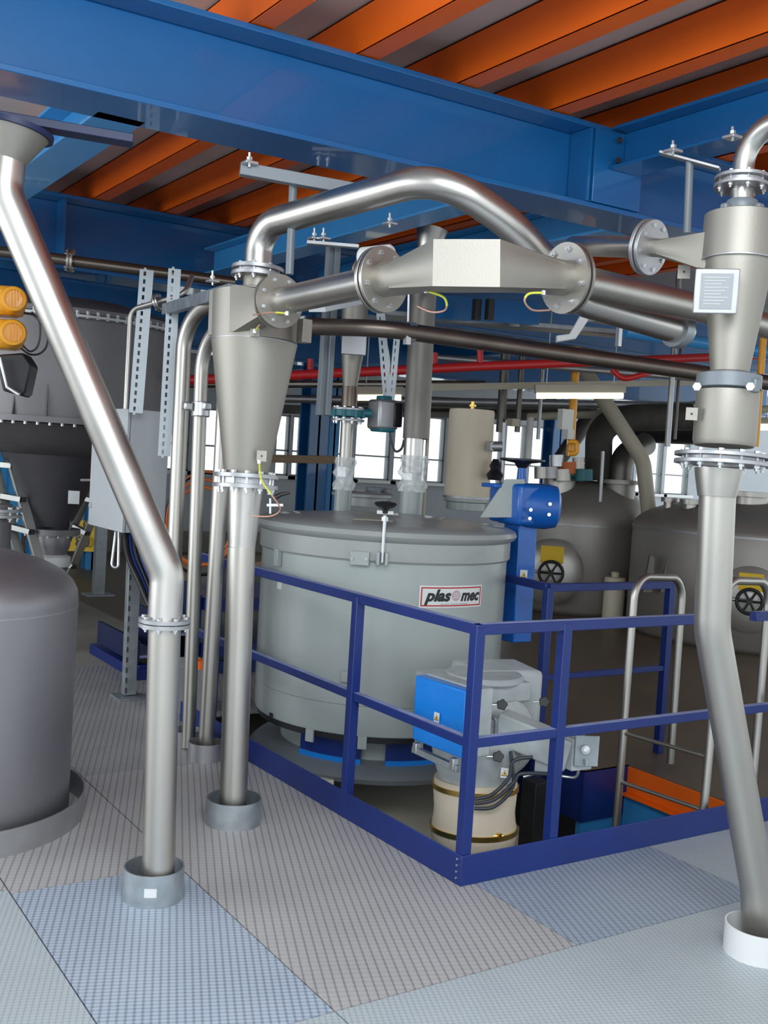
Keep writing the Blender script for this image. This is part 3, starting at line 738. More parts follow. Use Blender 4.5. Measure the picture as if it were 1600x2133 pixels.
for s_, rr in ((0, .030),):
    ring = [wrap(.015 + rr * math.cos(a), .006 + rr * math.sin(a), .0030) for a in [2 * math.pi * k / 24 for k in range(24)]]
    em.add(ring, [tuple(range(24))])
M['emblem'] = mat('sign_emblem_pink', (.45, .30, .32), .5)
obj('emblem', em, 'emblem', sg)
em = MB()
for z in (.018, .006, -.006):
    em.add([wrap(.015 + a, z + b, .0036) for a, b in ((-.020, -.002), (.020, -.002), (.020, .002), (-.020, .002))], [(0, 1, 2, 3)])
obj('emblem_bar', em, 'white', sg)
# things on the lid
LZ = 1.40
def lidpt(px, py, z=LZ): return G(px, py, z)
def stub(px, py, r, h, label, px2=None):
    q = lidpt(px, py); o = obj('lid_stub', MB().washer(q - Vector((0, 0, .02)), (0, 0, 1), r, r - .006, h + .02, 32), 'mixer', MX); return q
s1_ = stub(713, 1064, .058, .17, ''); s2_ = stub(855, 1074, .078, .19, '')
def film(c, r, h, label):
    mb = MB(); R_ = []
    for k in range(14):
        z = -.03 + h * k / 13; ring = []
        for i in range(40):
            a = 2 * math.pi * i / 40
            rr = r * (1 + .10 * math.sin(3 * a + k * .9) + .09 * math.sin(7 * a - k * .7) + .05 * math.sin(13 * a + k * 1.7)) * (1.02 + .05 * math.sin(k * .8) if k > 1 else 1.04)
            if k > 1 and k < 12: rr *= .93 + .1 * math.sin(k * 1.3 + 2 * a)
            ring.append(c + Vector((rr * math.cos(a), rr * math.sin(a), z)))
        R_.append(ring)
    mb.rings(R_, False, False); return tag(obj('plastic_film', mb, 'plastic', ang=180), label, 'plastic sheet')
film(s1_ + Vector((0, 0, .17)), .066, .22, 'crumpled clear plastic film wrapping the thinner stub on the mixer lid')
film(s2_ + Vector((0, 0, .19)), .086, .24, 'crumpled clear plastic film wrapping the thicker stub on the mixer lid')
# inspection hatch at the back-left of the lid
hc = lidpt(755, 1052, 1.42)
hatch = obj('hatch', MB().lathe([(.20, 0), (.20, .06), (.23, .065), (.23, .085), (.19, .10), (.02, .105)], hc, (0, 0, 1), 40), 'mixerlid', MX)
obj('hatch_bracket', MB().box(hc + Vector((.10, -.02, .12)), (.16, .06, .03)).box(hc + Vector((.17, -.05, .10)), (.04, .10, .06)), 'gray', MX, .004)
# filter drum
fc = lidpt(970, 1062, 1.41)
obj('filter_flange', MB().lathe([(.155, 0), (.155, .06), (.175, .065), (.175, .085)], fc, (0, 0, 1), 40), 'mixer', MX, .003)
fl_ = thing('filter_sleeve', 'beige fabric filter cylinder standing upright on the mixer lid', 'filter', fc + Vector((0, 0, .085)))
t_f = (fc - CAM).dot(FW); rf = W(47, t_f)
hh = W(185, t_f)
obj('sleeve', MB().lathe([(rf, 0), (rf * 1.015, .02), (rf * .99, hh * .3), (rf * 1.01, hh * .6), (rf, hh - .02), (rf * .97, hh)], fc + Vector((0, 0, .085)), (0, 0, 1), 48), 'beige', fl_)
obj('clamp_ring', MB().washer(fc + Vector((0, 0, .09)), (0, 0, 1), rf + .008, rf - .01, .018, 48), 'zinc', fl_)
obj('top_nozzle', MB().cyl(fc + Vector((0, 0, .085 + hh)), fc + Vector((0, 0, .15 + hh)), .014, seg=12).cyl(fc + Vector((0, 0, .11 + hh)), fc + Vector((0, 0, .125 + hh)), .03, seg=14), 'brass', fl_)
rod = P(895, 1075, 6.3)
tag(obj('lid_rod', MB().cyl(lidpt(882, 1074), P(897, 800, (lidpt(882, 1074) - CAM).dot(FW)), .012, seg=12), 'beigepaint'), 'thin vertical rod standing between the thick riser and the filter', 'rod')
# ================================================================ blue drive + column right of the mixer
tm = 6.75
BD = thing('mixer_drive', 'blue gear motor on a blue column at the right of the mixer', 'motor', P(1078, 1330, tm))
obj('column', MB().bar(P(1072, 1335, tm), P(1085, 1085, tm), .15, .15, (0, 1, 0)), 'motorblue', BD, .006)
obj('gear_housing', MB().box(P(1088, 1050, tm - .05), (.24, .24, .26)).box(P(1046, 1048, tm - .05), (.05, .22, .24)), 'motorblue', BD, .025)
e0, e1 = P(1088, 1052, tm - .05), P(1150, 1056, tm - .05)
u_ = (e1 - e0).normalized()
obj('motor_body', MB().lathe([(.14, 0), (.145, .15), (.13, .215), (.09, .235), (.02, .24)], e0, u_, 36), 'motorblue', BD)
obj('mounting_plate', MB().box(P(1050, 1012, tm - .05), (.26, .14, .025)), 'motorblue', BD, .006)
for (px, py) in ((1106, 1062), (1104, 1080), (1146, 1050), (1144, 1072)):
    q = P(px, py, tm - .20); obj('bolt', MB().hexb(q, CAM - q, .012, .03), 'bolt', BD)
wc = P(1088, 965, tm)
hw = thing('handwheel', 'black handwheel on top of the blue mixer drive', 'handwheel', P(1088, 1005, tm))
obj('spindle', MB().cyl(P(1087, 1003, tm), wc, .035, .025, 20), 'motorblue', hw)
obj('wheel', MB().lathe([(.03, -.03), (.05, 0), (.13, .012), (.145, .018), (.145, .028), (.12, .030), (.02, .030)], wc, (0, 0, 1), 40), 'black', hw)
def warn(p, nrm, s, par=None, label=None):
    uu, vv, nn = basis(nrm); Rm = Matrix((uu, nn, vv)).transposed()
    if par is None:
        par = thing('warning_sticker', label, 'sticker', p)
    o = obj('white_card', MB().box(p, (s, .002, s * 1.3), Rm), 'white', par)
    def tri(k, e, m, nm):
        pts = [p + nn * e + uu * (x * k) + vv * (y * k) for x, y in ((-.42 * s, -.40 * s), (.42 * s, -.40 * s), (0, .38 * s))]
        obj(nm, MB().add(pts, [(0, 1, 2)]), m, par)
    tri(1, .0015, 'black', 'triangle_border'); tri(.76, .0022, 'signyellow', 'triangle')
    obj('symbol', MB().add([p + nn * .0028 + uu * a * s + vv * b * s for a, b in ((-.08, -.2), (.10, -.22), (.14, -.02), (.02, .10), (-.05, .02))], [(0, 1, 2, 3, 4)]), 'black', par)
    return par
q = P(1091, 1197, tm - .12); warn(q, CAM - q, .045, None, 'small warning sticker on the blue drive column behind the mixer')
tag(obj('gusset', MB().prism([(0, 0), (.28, 0), (.28, .24), (.16, .24)], P(1000, 1078, 6.6), RT, UP, FW, .03), 'mixer', bevel=.002), 'sloping grey gusset plate on the lid beside the blue drive', 'plate')

# ================================================================ discharge valve in front of the mixer
tv = 5.2
DV = thing('discharge_valve', 'grey discharge housing with a blue box and side chute below the mixer', 'valve', P(990, 1600, tv))
# housing: rounded elbow
X_, Y_ = Vector((1, 0, 0)), Vector((0, 1, 0))
hb = P(1000, 1470, 5.35)
tcq = G(1000, 1412, 1.76 - W(440, 5.5)); tcq = P(985, 1404, 5.4)
obj('top_cap', MB().box(tcq - uz * .06, (.46, .40, .10), Matrix.Rotation(-.10, 3, 'Z')), 'valvegrey', DV, .012)
obj('top_disc', MB().lathe([(.19, -.03), (.20, -.02), (.20, .0), (.19, .008)], tcq + RT * .06, uz, 48), 'valvegrey', DV)
obj('housing', MB().lathe([(.205, 0), (.215, .05), (.215, .16), (.19, .20), (.10, .22)], P(1010, 1530, 5.42), Vector((RT.x, RT.y, 0)) * .3 - Vector((FW.x, FW.y, 0)) + uz * .3, 44), 'valvegrey', DV, .01)
obj('rear_housing', MB().box(P(1030, 1450, 5.62), (.40, .34, .34), Matrix.Rotation(-.25, 3, 'Z')), 'valvegrey', DV, .03)
obj('hopper', MB().lathe([(.168, 0), (.170, .03), (.215, .16), (.235, .26), (.235, .32), (.18, .36)], P(988, 1648, 5.25), uz, 48), 'valvegrey', DV)
# bellows sleeve
sb = thing('bellows_sleeve', 'cream fabric sleeve with two brass hose clamps under the blue box', 'sleeve', P(985, 1770, 5.25))
bt = P(990, 1640, 5.25); bb_ = P(985, 1765, 5.25); hs = (bt - bb_).length; rs = .205
obj('sleeve', MB().lathe([(rs * .92, 0), (rs * .98, .02), (rs * 1.04, .07), (rs * 1.05, .09), (rs, .15), (rs * .98, .19), (rs * 1.02, hs + .0), (rs * 1.0, hs + .05)], bb_, bt - bb_, 56), 'beige', sb)
for hgt, rr in ((.092, rs * 1.055), (hs + .0, rs * 1.035)):
    ringo = obj('brass_clamp', MB().washer(bb_ + (bt - bb_).normalized() * hgt, bt - bb_, rr + .004, rr - .02, .024, 56), 'brass', sb)
for (px, py) in ((1062, 1646), (1040, 1741)):
    q = P(px, py, 5.06); obj('clamp_screw', MB().cyl(q - RT * .03, q + RT * .02, .005, seg=8).box(q, (.02, .02, .022)), 'brass', sb)
obj('lower_neck', MB().lathe([(rs * .85, -.6), (rs * .9, .0)], bb_, uz, 40), 'gray', sb)
# blue box (drive guard)
bq = [P(865, 1406, 4.98), P(972, 1440, 4.72), P(963, 1582, 4.72), P(858, 1540, 4.98)]
nb_ = (bq[1] - bq[0]).cross(bq[3] - bq[0]).normalized()
if nb_.dot(CAM - bq[0]) > 0: nb_ = -nb_
BX = thing('blue_box', 'bright blue box cover with a warning sticker, in front of the mixer', 'box', bq[3])
obj('cover', MB().add(bq + [q + nb_ * .07 for q in bq], [(0, 1, 2, 3), (4, 5, 6, 7), (0, 1, 5, 4), (1, 2, 6, 5), (2, 3, 7, 6), (3, 0, 4, 7)]), 'blue', BX, .008)
bi = [bq[k].lerp((bq[0] + bq[1] + bq[2] + bq[3]) / 4, -.02) + nb_ * .075 for k in range(4)]
obj('back_plate', MB().add(bi + [q + nb_ * .10 for q in bi], [(0, 1, 2, 3), (4, 5, 6, 7), (0, 1, 5, 4), (1, 2, 6, 5), (2, 3, 7, 6), (3, 0, 4, 7)]), 'valvegrey', BX, .008)
warn(P(911, 1494, 4.845) - nb_ * .004, -nb_, .034, BX)
obj('rail_bracket', MB().bar(P(862, 1560, 4.97), P(955, 1602, 4.74), .03, .03), 'zinc', BX, .003)
obj('end_block', MB().box(P(868, 1558, 4.95), (.03, .03, .05)).box(P(945, 1590, 4.76), (.03, .03, .05)), 'bolt', BX, .003)
# side chute to the right with end box
c0, c1_ = P(1040, 1510, 5.15), P(1190, 1572, 5.0)
obj('side_chute', MB().bar(c0, c1_, .13, .15), 'valvegrey', DV, .01)
obj('chute_foot', MB().box(P(1140, 1588, 5.05), (.09, .09, .09), Matrix.Rotation(.4, 3, 'Z')), 'valvegrey', DV, .004)
EB = thing('end_box', 'silver end box with round boss on the right end of the grey chute', 'box', P(1210, 1600, 4.98))
obj('casing', MB().box(P(1200, 1566, 5.0), (.12, .10, .15), Matrix.Rotation(-.1, 3, 'Z')), 'valvegrey', EB, .004)
obj('face_plate', MB().box(P(1222, 1564, 4.93), (.115, .012, .145), Matrix.Rotation(-.45, 3, 'Z')), 'zinc', EB, .002)
q = P(1220, 1562, 4.915); obj('boss', MB().lathe([(.020, 0), (.020, .012), (.009, .014), (.009, .03)], q, CAM - q, 20), 'castst', EB)
q = P(1220, 1588, 4.915); obj('latch', MB().box(q, (.012, .014, .03)), 'bolt', EB)
for (px, py, t) in ((1046, 1468, 5.10), (1134, 1462, 5.2), (1038, 1576, 4.99)):
    q = P(px, py, t); kn = thing('star_knob', {1046: 'black star knob at the front of the grey housing, upper left one', 1134: 'black star knob at the right side of the grey housing', 1038: 'lower black star knob just above the cream sleeve'}[px], 'knob', q)
    d = (CAM - q).normalized(); uu, vv, nn = basis(d); mb = MB()
    pts = []
    for i in range(20):
        a = 2 * math.pi * i / 20; rr = .028 if (i // 2) % 2 == 0 else .023; pts.append((rr * math.cos(a), rr * math.sin(a)))
    mb.prism(pts, q, uu, vv, nn, .022); obj('grip', mb, 'black', kn, .003); obj('stud', MB().cyl(q, q - RT * .055 + UP * .0, .004, seg=8), 'bolt', kn)
tag(obj('lever', MB().tube(fillet([P(1022, 1492, 5.0), P(1034, 1497, 4.98), P(1032, 1535, 4.98)], .02, 5), .011, 12), 'gray'), 'short dark bent lever on the front of the grey housing', 'lever')
q = P(1051, 1610, 5.02); warn(q, CAM - q, .036, None, 'warning sticker on the cream hopper above the brass clamp')
for i, pts in enumerate([[(988, 1665), (1025, 1655), (1060, 1620), (1070, 1585), (1110, 1577)], [(988, 1674), (1030, 1665), (1070, 1630), (1085, 1612), (1140, 1612)], [(988, 1684), (1030, 1680), (1068, 1640), (1066, 1590), (1064, 1565)]]):
    sp = spline([P(x, y, 4.98 + .01 * i) for x, y in pts], 8)
    tag(obj('air_hose', MB().tube(sp, .009, 10), 'rubber'), ['grey hose ending at the chute foot, top one of three', 'middle grey hose curving to the right along the chute', 'grey hose rising to a small fitting, lowest at the sleeve'][i], 'hose')
tag(obj('conduit', MB().tube(spline([P(1090, 1618, 5.0), P(1130, 1610, 5.0), P(1180, 1618, 5.0), P(1200, 1618, 4.98), P(1206, 1600, 4.96)], 8), .007, 10), 'bolt'), 'thin silver conduit hooking up to the end box', 'conduit')
# cooler below
tag(obj('cooling_machine', MB().bb(2.83, 3.6, -1.6, 4.05, 7.4, -.30), 'cooler', bevel=.02), 'cream painted cooler housing seen below the floor under the mixer', 'machine')
q = P(705, 1640, 5.9)
tag(obj('cooler_bracket', MB().bb(2.83, 4.9, -.12, 3.0, 5.15, -.02), 'cooler', bevel=.004), 'small cream bracket behind the railing at the edge of the opening', 'bracket')
tag(obj('frame_leg', MB().bb(3.72, 4.06, -2.9, 3.83, 4.17, .12), 'black', bevel=.003), 'black frame leg below the right side of the discharge housing', 'post')

# ================================================================ SECOND PLANE: pipes above the mixer
def z_at(px, py, base):     # height of pixel row above the place base
    t = (base - CAM).dot(FW); return P(px, py, t)
# thick riser onto the second stub
rs_b = z_at(850, 1015, s2_)
riser = thing('riser_pipe', 'thick grey vertical pipe ending above the larger stub on the mixer lid', 'pipe', rs_b)
tr = (s2_ - CAM).dot(FW)
obj('lower_sleeve', MB().cyl(z_at(858, 985, s2_), z_at(862, 912, s2_), W(20, tr), seg=30), 'steelpol', riser)
obj('tube', MB().tube([z_at(866, 914, s2_), z_at(880, 650, s2_), z_at(888, 545, s2_)], [W(27, tr), W(27, tr), W(27, tr)], 32), 'darkgrey' if 'darkgrey' in M else 'blast', riser)
obj('upper_cone', MB().cyl(z_at(890, 525, s2_), z_at(900, 478, s2_), W(20, tr), W(34, tr), 30), 'steel', riser)
obj('upper_neck', MB().cyl(z_at(888, 548, s2_), z_at(890, 524, s2_), W(21, tr), seg=30), 'steel', riser)
tl = (s1_ - CAM).dot(FW)
C3 = thing('cyclone_separator', 'small distant cyclone above the teal valve, behind the transition pipes', 'cyclone', z_at(728, 838, s1_))
S = lambda x, y: z_at(x, y, s1_)
obj('body', MB().cyl(S(738, 700), S(740, 632), W(27, tl), seg=32), 'blast', C3)
obj('cone', MB().cyl(S(729, 808), S(737, 702), W(15, tl), W(27, tl), 32), 'blast', C3)
obj('neck', MB().cyl(S(727, 848), S(729, 806), W(17, tl), seg=24), 'darkpipe', C3)
obj('plate', MB().box(P(738, 712, tl - .2), (.16, .03, .17), Matrix.Rotation(-.5, 3, 'Z')), 'castst', C3, .004)
VL = thing('butterfly_valve', 'teal butterfly valve with a boxy actuator, above the mixer', 'valve', S(725, 875))
obj('valve_body', MB().lathe([(W(33, tl), 0), (W(33, tl), .045)], S(725, 868), uz, 30), 'teal', VL, .004)
flange(VL, S(726, 852), uz, W(35, tl), .03, .014, 10, .01, 'castst', False, 30, .010)
flange(VL, S(724, 875), uz, W(35, tl), .03, .014, 10, .01, 'castst', False, 30, .010)
for k in range(8):
    a = math.pi * 2 * k / 8; c_ = S(725, 862)
    obj('lug', MB().cyl(c_ + Vector((math.cos(a), math.sin(a), 0)) * W(33, tl) - uz * .025, c_ + Vector((math.cos(a), math.sin(a), 0)) * W(33, tl) + uz * .025, .012, seg=10), 'teal', VL)
obj('stem', MB().cyl(S(755, 860), S(782, 862), .03, seg=16), 'teal', VL)
obj('actuator', MB().box(S(798, 864), (.16, .16, .20)), 'castst', VL, .02)
obj('actuator_base', MB().box(S(797, 892), (.12, .14, .05)), 'teal', VL, .012)
obj('actuator_cap', MB().box(S(800, 834), (.08, .08, .06)).cyl(S(786, 836), S(815, 836), .02, seg=12), 'teal', VL, .008)
obj('control_box', MB().box(S(823, 865), (.07, .09, .16)), 'black', VL, .01)
vp = thing('valve_pipe', 'short steel pipe below the teal valve, ending in plastic film', 'pipe', S(720, 965))
obj('tube', MB().cyl(S(719, 972), S(724, 878), W(13.5, tl), seg=26), 'steel', vp)
tag(obj('cable', MB().tube(spline([S(815, 845), S(812, 900), S(822, 938), S(836, 935), S(842, 915)], 8), .008, 8), 'rubber'), 'dark cable looping down from the teal valve actuator', 'cable')
tag(obj('cable', MB().tube(spline([S(802, 700), S(812, 760), S(800, 820), S(806, 880), S(810, 905)], 8), .005, 8), 'white'), 'thin white cable hanging in front of the teal valve actuator', 'cable')
# perforated hanging strut
def perf(p0, p1, wd, label, dp=.03, m='zinc', n=None, cat='strut', name='perforated_strut'):
    p0, p1 = Vector(p0), Vector(p1); L = (p1 - p0).length; d = (p1 - p0).normalized()
    fwd = (CAM - p0); fwd -= d * fwd.dot(d); fwd.normalize(); sd = d.cross(fwd).normalized()
    n = n or max(4, int(L / .05)); st = L / n
    mb = MB(); Rm = Matrix((sd, fwd, d)).transposed()
    for a_, b_ in ((-.5, -.22), (-.04, .5)): mb.box((p0 + p1) / 2 + sd * wd * (a_ + b_) / 2, (wd * (b_ - a_), .004, L), Rm)
    for k in range(n + 1): mb.box(p0 + d * st * k - sd * wd * .13, (wd * .19, .004, st * .45), Rm)
    for s_ in (-1, 1): mb.box((p0 + p1) / 2 + sd * s_ * (wd / 2) - fwd * dp / 2, (.004, dp, L), Rm)
    return tag(obj(name, mb, m), label, cat)
perf(S(808, 838), S(792, 640), .055, 'perforated hanger strut above the teal valve')
perf(S(815, 838), S(828, 690), .04, 'second perforated hanger strut, just right of the first above the valve')
# dark pipe running across
dpp = thing('long_dark_pipe', 'long dark steel pipe crossing the centre below the boxy duct', 'pipe', P(850, 690, 5.6))
obj('tube', MB().tube(fillet([P(640, 680, 5.7), P(800, 684, 5.6), P(1000, 712, 5.8), P(1620, 800, 6.6)], .5, 8), .046, 26), 'darkpipe', dpp)
obj('pipe_clamp', MB().washer(P(848, 691, 5.66), P(1000, 712, 5.8) - P(800, 684, 5.6), .055, .044, .04, 24).box(P(848, 708, 5.63), (.03, .03, .05)), 'bolt', dpp)
tag(obj('clamp_rod', MB().cyl(P(850, 675, 5.7), P(853, 560, 5.7), .006, seg=8), 'bolt'), 'thin threaded rod holding the long dark pipe', 'rod')
# white roll lamp behind the left flange
tag(obj('lamp_housing', MB().lathe([(.04, 0), (.048, .01), (.048, .15), (.04, .16)], P(752, 538, 4.7), P(792, 534, 4.65) - P(752, 538, 4.7), 28), 'white', bevel=.002), 'short white cylinder just behind the left flange of the boxy duct', 'lamp')
tag(obj('elbow_pipe', MB().tube(fillet([P(738, 585, 4.9), P(738, 545, 4.9), P(770, 538, 4.8)], .05, 6), .016, 14), 'darkpipe'), 'thin dark elbow pipe under the white cylinder', 'pipe')

# hangers and clamps
def gbar(p0, p1, wd, ht, name, label, m='gray', cat='strut'): return tag(obj(name, MB().bar(p0, p1, wd, ht), m, bevel=.002), label, cat)
gbar(P(500, 352, 4.75), P(790, 405, 4.9), .05, .055, 'hanger_bar', 'grey hanger bar clamped below the main beam behind the arched pipe')
tag(obj('hanger_rod', MB().cyl(P(603, 572, 4.85), P(611, 378, 4.85), .019, seg=16), 'gray'), 'grey round hanger rod behind the top of the central cyclone', 'rod')
def clampset(px, py, t, label, s=1.0):
    o = thing('beam_clamp', label, 'clamp', P(px, py, t))
    obj('base', MB().box(P(px, py, t), (.06 * s, .06 * s, .012)), 'bolt', o, .002)
    obj('screw', MB().cyl(P(px, py + 8, t), P(px, py - 22 * s, t), .006, seg=8), 'bolt', o)
    obj('nut', MB().hexb(P(px, py - 6, t), uz, .014 * s, .014), 'bolt', o)
clampset(520, 340, 4.72, 'beam clamp at the left end of the grey hanger bar')
clampset(812, 466, 5.6, 'beam clamp under the cross beam behind the arch')
clampset(655, 497, 5.9, 'left beam clamp of the pair above the grey channel post')
clampset(674, 497, 5.9, 'right beam clamp of the pair above the grey channel post')
gbar(P(640, 505, 5.9), P(748, 514, 5.9), .05, .02, 'clamp_bar', 'flat clamp bar with bolts below the light blue cross beam', 'castst')
gp = thing('channel_post', 'grey double channel post hanging behind the central cyclone', 'post', P(672, 862, 6.0))
for dx in (-6, 8):
    obj('channel', MB().bar(P(672 + dx, 865, 6.0), P(694 + dx, 512, 6.0), .032, .045, (0, 1, 0)), 'gray', gp, .002)
tag(obj('hanger_rod', MB().cyl(P(1431, 485, 4.6), P(1437, 334, 4.56), .017, seg=16), 'gray'), 'grey hanger rod left of the right cyclone', 'rod')
gbar(P(1375, 318, 4.6), P(1500, 352, 4.5), .05, .012, 'clamp_bar', 'flat bar clamped under the short blue beam at upper right', 'castst')
clampset(1402, 315, 4.55, 'left beam clamp under the short blue beam at upper right')
clampset(1526, 286, 4.4, 'right beam clamp under the short blue beam at upper right')
# overhead horizontals in the middle distance
gbar(P(660, 640, 5.5), P(1060, 560, 8.3), .10, .05, 'cable_duct', 'pale cable duct under the boxy duct', 'cabinet', 'duct')
gbar(P(1060, 590, 8.6), P(1460, 640, 8.0), .12, .06, 'cable_duct', 'pale cable duct seen behind the right flange', 'cabinet', 'duct')
gbar(P(800, 655, 9.4), P(1490, 712, 9.9), .30, .04, 'cable_tray', 'galvanised cable tray under the far blue beams', 'zinc', 'tray')
tag(obj('floodlight', MB().prism([(0, 0), (.12, .02), (.2, .14), (.15, .17), (.08, .05), (0, .04)], P(1160, 712, 6.6), RT, UP, FW, .05), 'white', bevel=.004), 'small white angled floodlight bracket under the beams at centre right', 'lamp')
tag(obj('clamp_cradle', MB().box(P(1260, 668, 7.0), (.2, .12, .03)).box(P(1290, 690, 7.0), (.03, .03, .2)), 'bolt'), 'small metal brackets on the cable tray at centre right', 'bracket')
# beam face box behind the pipes
gbar(P(880, 640, 8.9), P(1110, 655, 9.4), .2, .20, 'blue_girder', 'bright blue girder with dark openings behind the boxy duct', 'beam', 'beam')
for i, px in enumerate((993, 1020)):
    tag(obj('junction_box', MB().box(P(px, 645, 8.7), (.06, .05, .17)), 'black'), ['dark box on the blue girder, the left of two', 'dark box on the blue girder, the right of two'][i], 'box')
# red sprinkler line
rp = thing('red_pipe', 'long red fire water pipe under the far beams', 'pipe', P(1000, 765, 9))
obj('tube', MB().tube([P(395, 792, 9.0), P(1000, 763, 9.6), P(1700, 736, 11.0)], W(10, 9.3), 20), 'red', rp)
for i, (px, y0, y1) in enumerate([(1000, 765, 720), (646, 782, 748), (905, 765, 735)]):
    obj('branch', MB().cyl(P(px, y0, 9.6), P(px, y1, 9.6), .03, seg=14), 'red', rp)
tag(obj('red_pipe', MB().tube(spline([P(1275, 770, 10.2), P(1300, 788, 10.2), P(1340, 780, 10.2), P(1366, 772, 10.3)], 6), .028, 12), 'red'), 'short curved red pipe branch near the right cyclone', 'pipe')
# beige tray with fluorescent lamps
gbar(P(860, 808, 10.5), P(1470, 796, 12.5), .12, .07, 'lamp_rail', 'long beige rail carrying the fluorescent lamps', 'beigepaint', 'rail')
def tubelamp(x0, x1, y, t, label, hgt=.085):
    o = thing('fluorescent_lamp', label, 'lamp', P((x0 + x1) / 2, y, t))
    obj('housing', MB().bar(P(x0 - 4, y - 14, t), P(x1 + 4, y - 14, t), .10, hgt), 'beigepaint', o, .004)
    for xx in (x0 + 20, x1 - 20): obj('hanger', MB().cyl(P(xx, y - 18, t), Vector((P(xx, y, t).x, P(xx, y, t).y, 3.87)), .006, seg=8), 'castst', o)
    obj('tube', MB().cyl(P(x0, y, t - .03), P(x1, y, t - .03), W(6.5, t), seg=16), 'tube', o)
tubelamp(1118, 1298, 824, 10.8, 'long glowing fluorescent lamp above the round tanks')
tubelamp(742, 836, 828, 10.8, 'glowing fluorescent lamp left of the thick riser, above the teal valve')
tubelamp(1576, 1640, 890, 15.0, 'small distant lit lamp at the right edge')
# assorted service pipes along the back
for i, (x0, y0, x1, y1, t, r, m, lab) in enumerate([
    (360, 800, 1010, 800, 12.0, .045, 'steel', 'thin steel pipe directly below the red pipe'),
    (560, 830, 1480, 846, 13.0, .05, 'castst', 'grey pipe behind the fluorescent lamps'),
    (680, 845, 1240, 852, 14.0, .07, 'dark', 'dark pipe just above the window tops'),
    (860, 832, 1460, 862, 14.5, .055, 'zinc', 'galvanised pipe above the windows at centre right'),
    (1100, 868, 1600, 852, 13.5, .05, 'beigepaint', 'pale pipe above the right tank'),
    (880, 742, 1470, 790, 11.0, .035, 'castst', 'thin grey pipe below the cable tray'),
    (1300, 690, 1600, 735, 9.0, .06, 'beam_pale', 'pale blue pipe behind the right cyclone')]):
    tag(obj('service_pipe', MB().tube([P(x0, y0, t), P(x1, y1, t + .6)], r, 14), m), lab, 'pipe')
gbar(P(560, 852, 14.6), P(1120, 868, 15.6), .3, .12, 'cable_tray', 'dark tray hanging directly over the windows', 'dark', 'tray')
gbar(GY(560, 955, 11.83), GY(702, 958, 11.83), .06, .10, 'wooden_board', 'brown board behind the central cyclone cone', 'wood', 'board')
for i, (px, y0, y1, t, r, m, lab) in enumerate([
    (1045, 900, 812, 11.5, .05, 'dark', 'dark hanging post left of the lamp with a clamp at its foot'),
    (1080, 900, 812, 11.5, .03, 'dark', 'thin dark hanging rod with a pale block'),
    (1124, 915, 810, 12, .022, 'castst', 'thin grey hanging rod under the lamp end'),
    (1193, 950, 770, 11.5, .045, 'yellow', 'yellow gas pipe running down behind the lamp'),
    (1395, 930, 775, 10.8, .03, 'castst', 'thin grey pipe hanging left of the right cyclone'),
    (1407, 915, 865, 12, .02, 'dark', 'short dark rod hanging beside the thin grey pipe'),
    (1102, 970, 870, 12, .04, 'white', 'white pipe standing behind the handwheel'),
    (1576, 930, 850, 9, .03, 'yellow', 'yellow strip beside the right cyclone drum')]):
    pa_ = P(px - (y0 - y1) * .03, y0, t); pb_ = P(px + (y0 - y1) * .03, y1, t)
    if i in (0, 1, 2, 4, 5): pb_ = Vector((pb_.x, pb_.y, 3.87))
    if i in (3, 7): pb_ = Vector((pb_.x, pb_.y, 3.1))
    tag(obj('vertical_pipe', MB().cyl(pa_, pb_, r, seg=14), m), lab, 'pipe')
tag(obj('junction_box', MB().box(P(1178, 874, 11.3), (.16, .08, .22)), 'white'), 'pale junction box left of the yellow gas pipe', 'box')
tag(obj('junction_box', MB().box(P(1184, 905, 11.2), (.09, .08, .10)), 'white'), 'small white box on the yellow gas pipe', 'box')
tag(obj('yellow_fitting', MB().tube(fillet([P(1182, 920, 11.3), P(1202, 920, 11.3), P(1202, 945, 11.3), P(1184, 945, 11.3)], .04, 4), .03, 10), 'yellow'), 'yellow pipe loop under the small white box', 'pipe')
tag(obj('yellow_fitting', MB().box(P(1069, 880, 11.4), (.1, .1, .08)), 'beigepaint'), 'pale block at the foot of the thin hanging rod', 'block')
vs = thing('valve_stack', 'small bright valve with levers beside the beige filter', 'valve', P(1030, 950, 8))
obj('body', MB().cyl(P(1022, 930, 8), P(1046, 930, 8), .04, seg=14).box(P(1024, 930, 8), (.06, .06, .07)), 'castst', vs, .004)
obj('stem', MB().cyl(P(1045, 985, 8), P(1050, 880, 8), .012, seg=10), 'castst', vs)
tag(obj('oil_can', MB().lathe([(.05, 0), (.065, .04), (.035, .08), (.045, .11), (.02, .16)], P(1030, 1000, 8), uz, 20), 'black'), 'dark cone-shaped fitting right behind the beige filter', 'fitting')

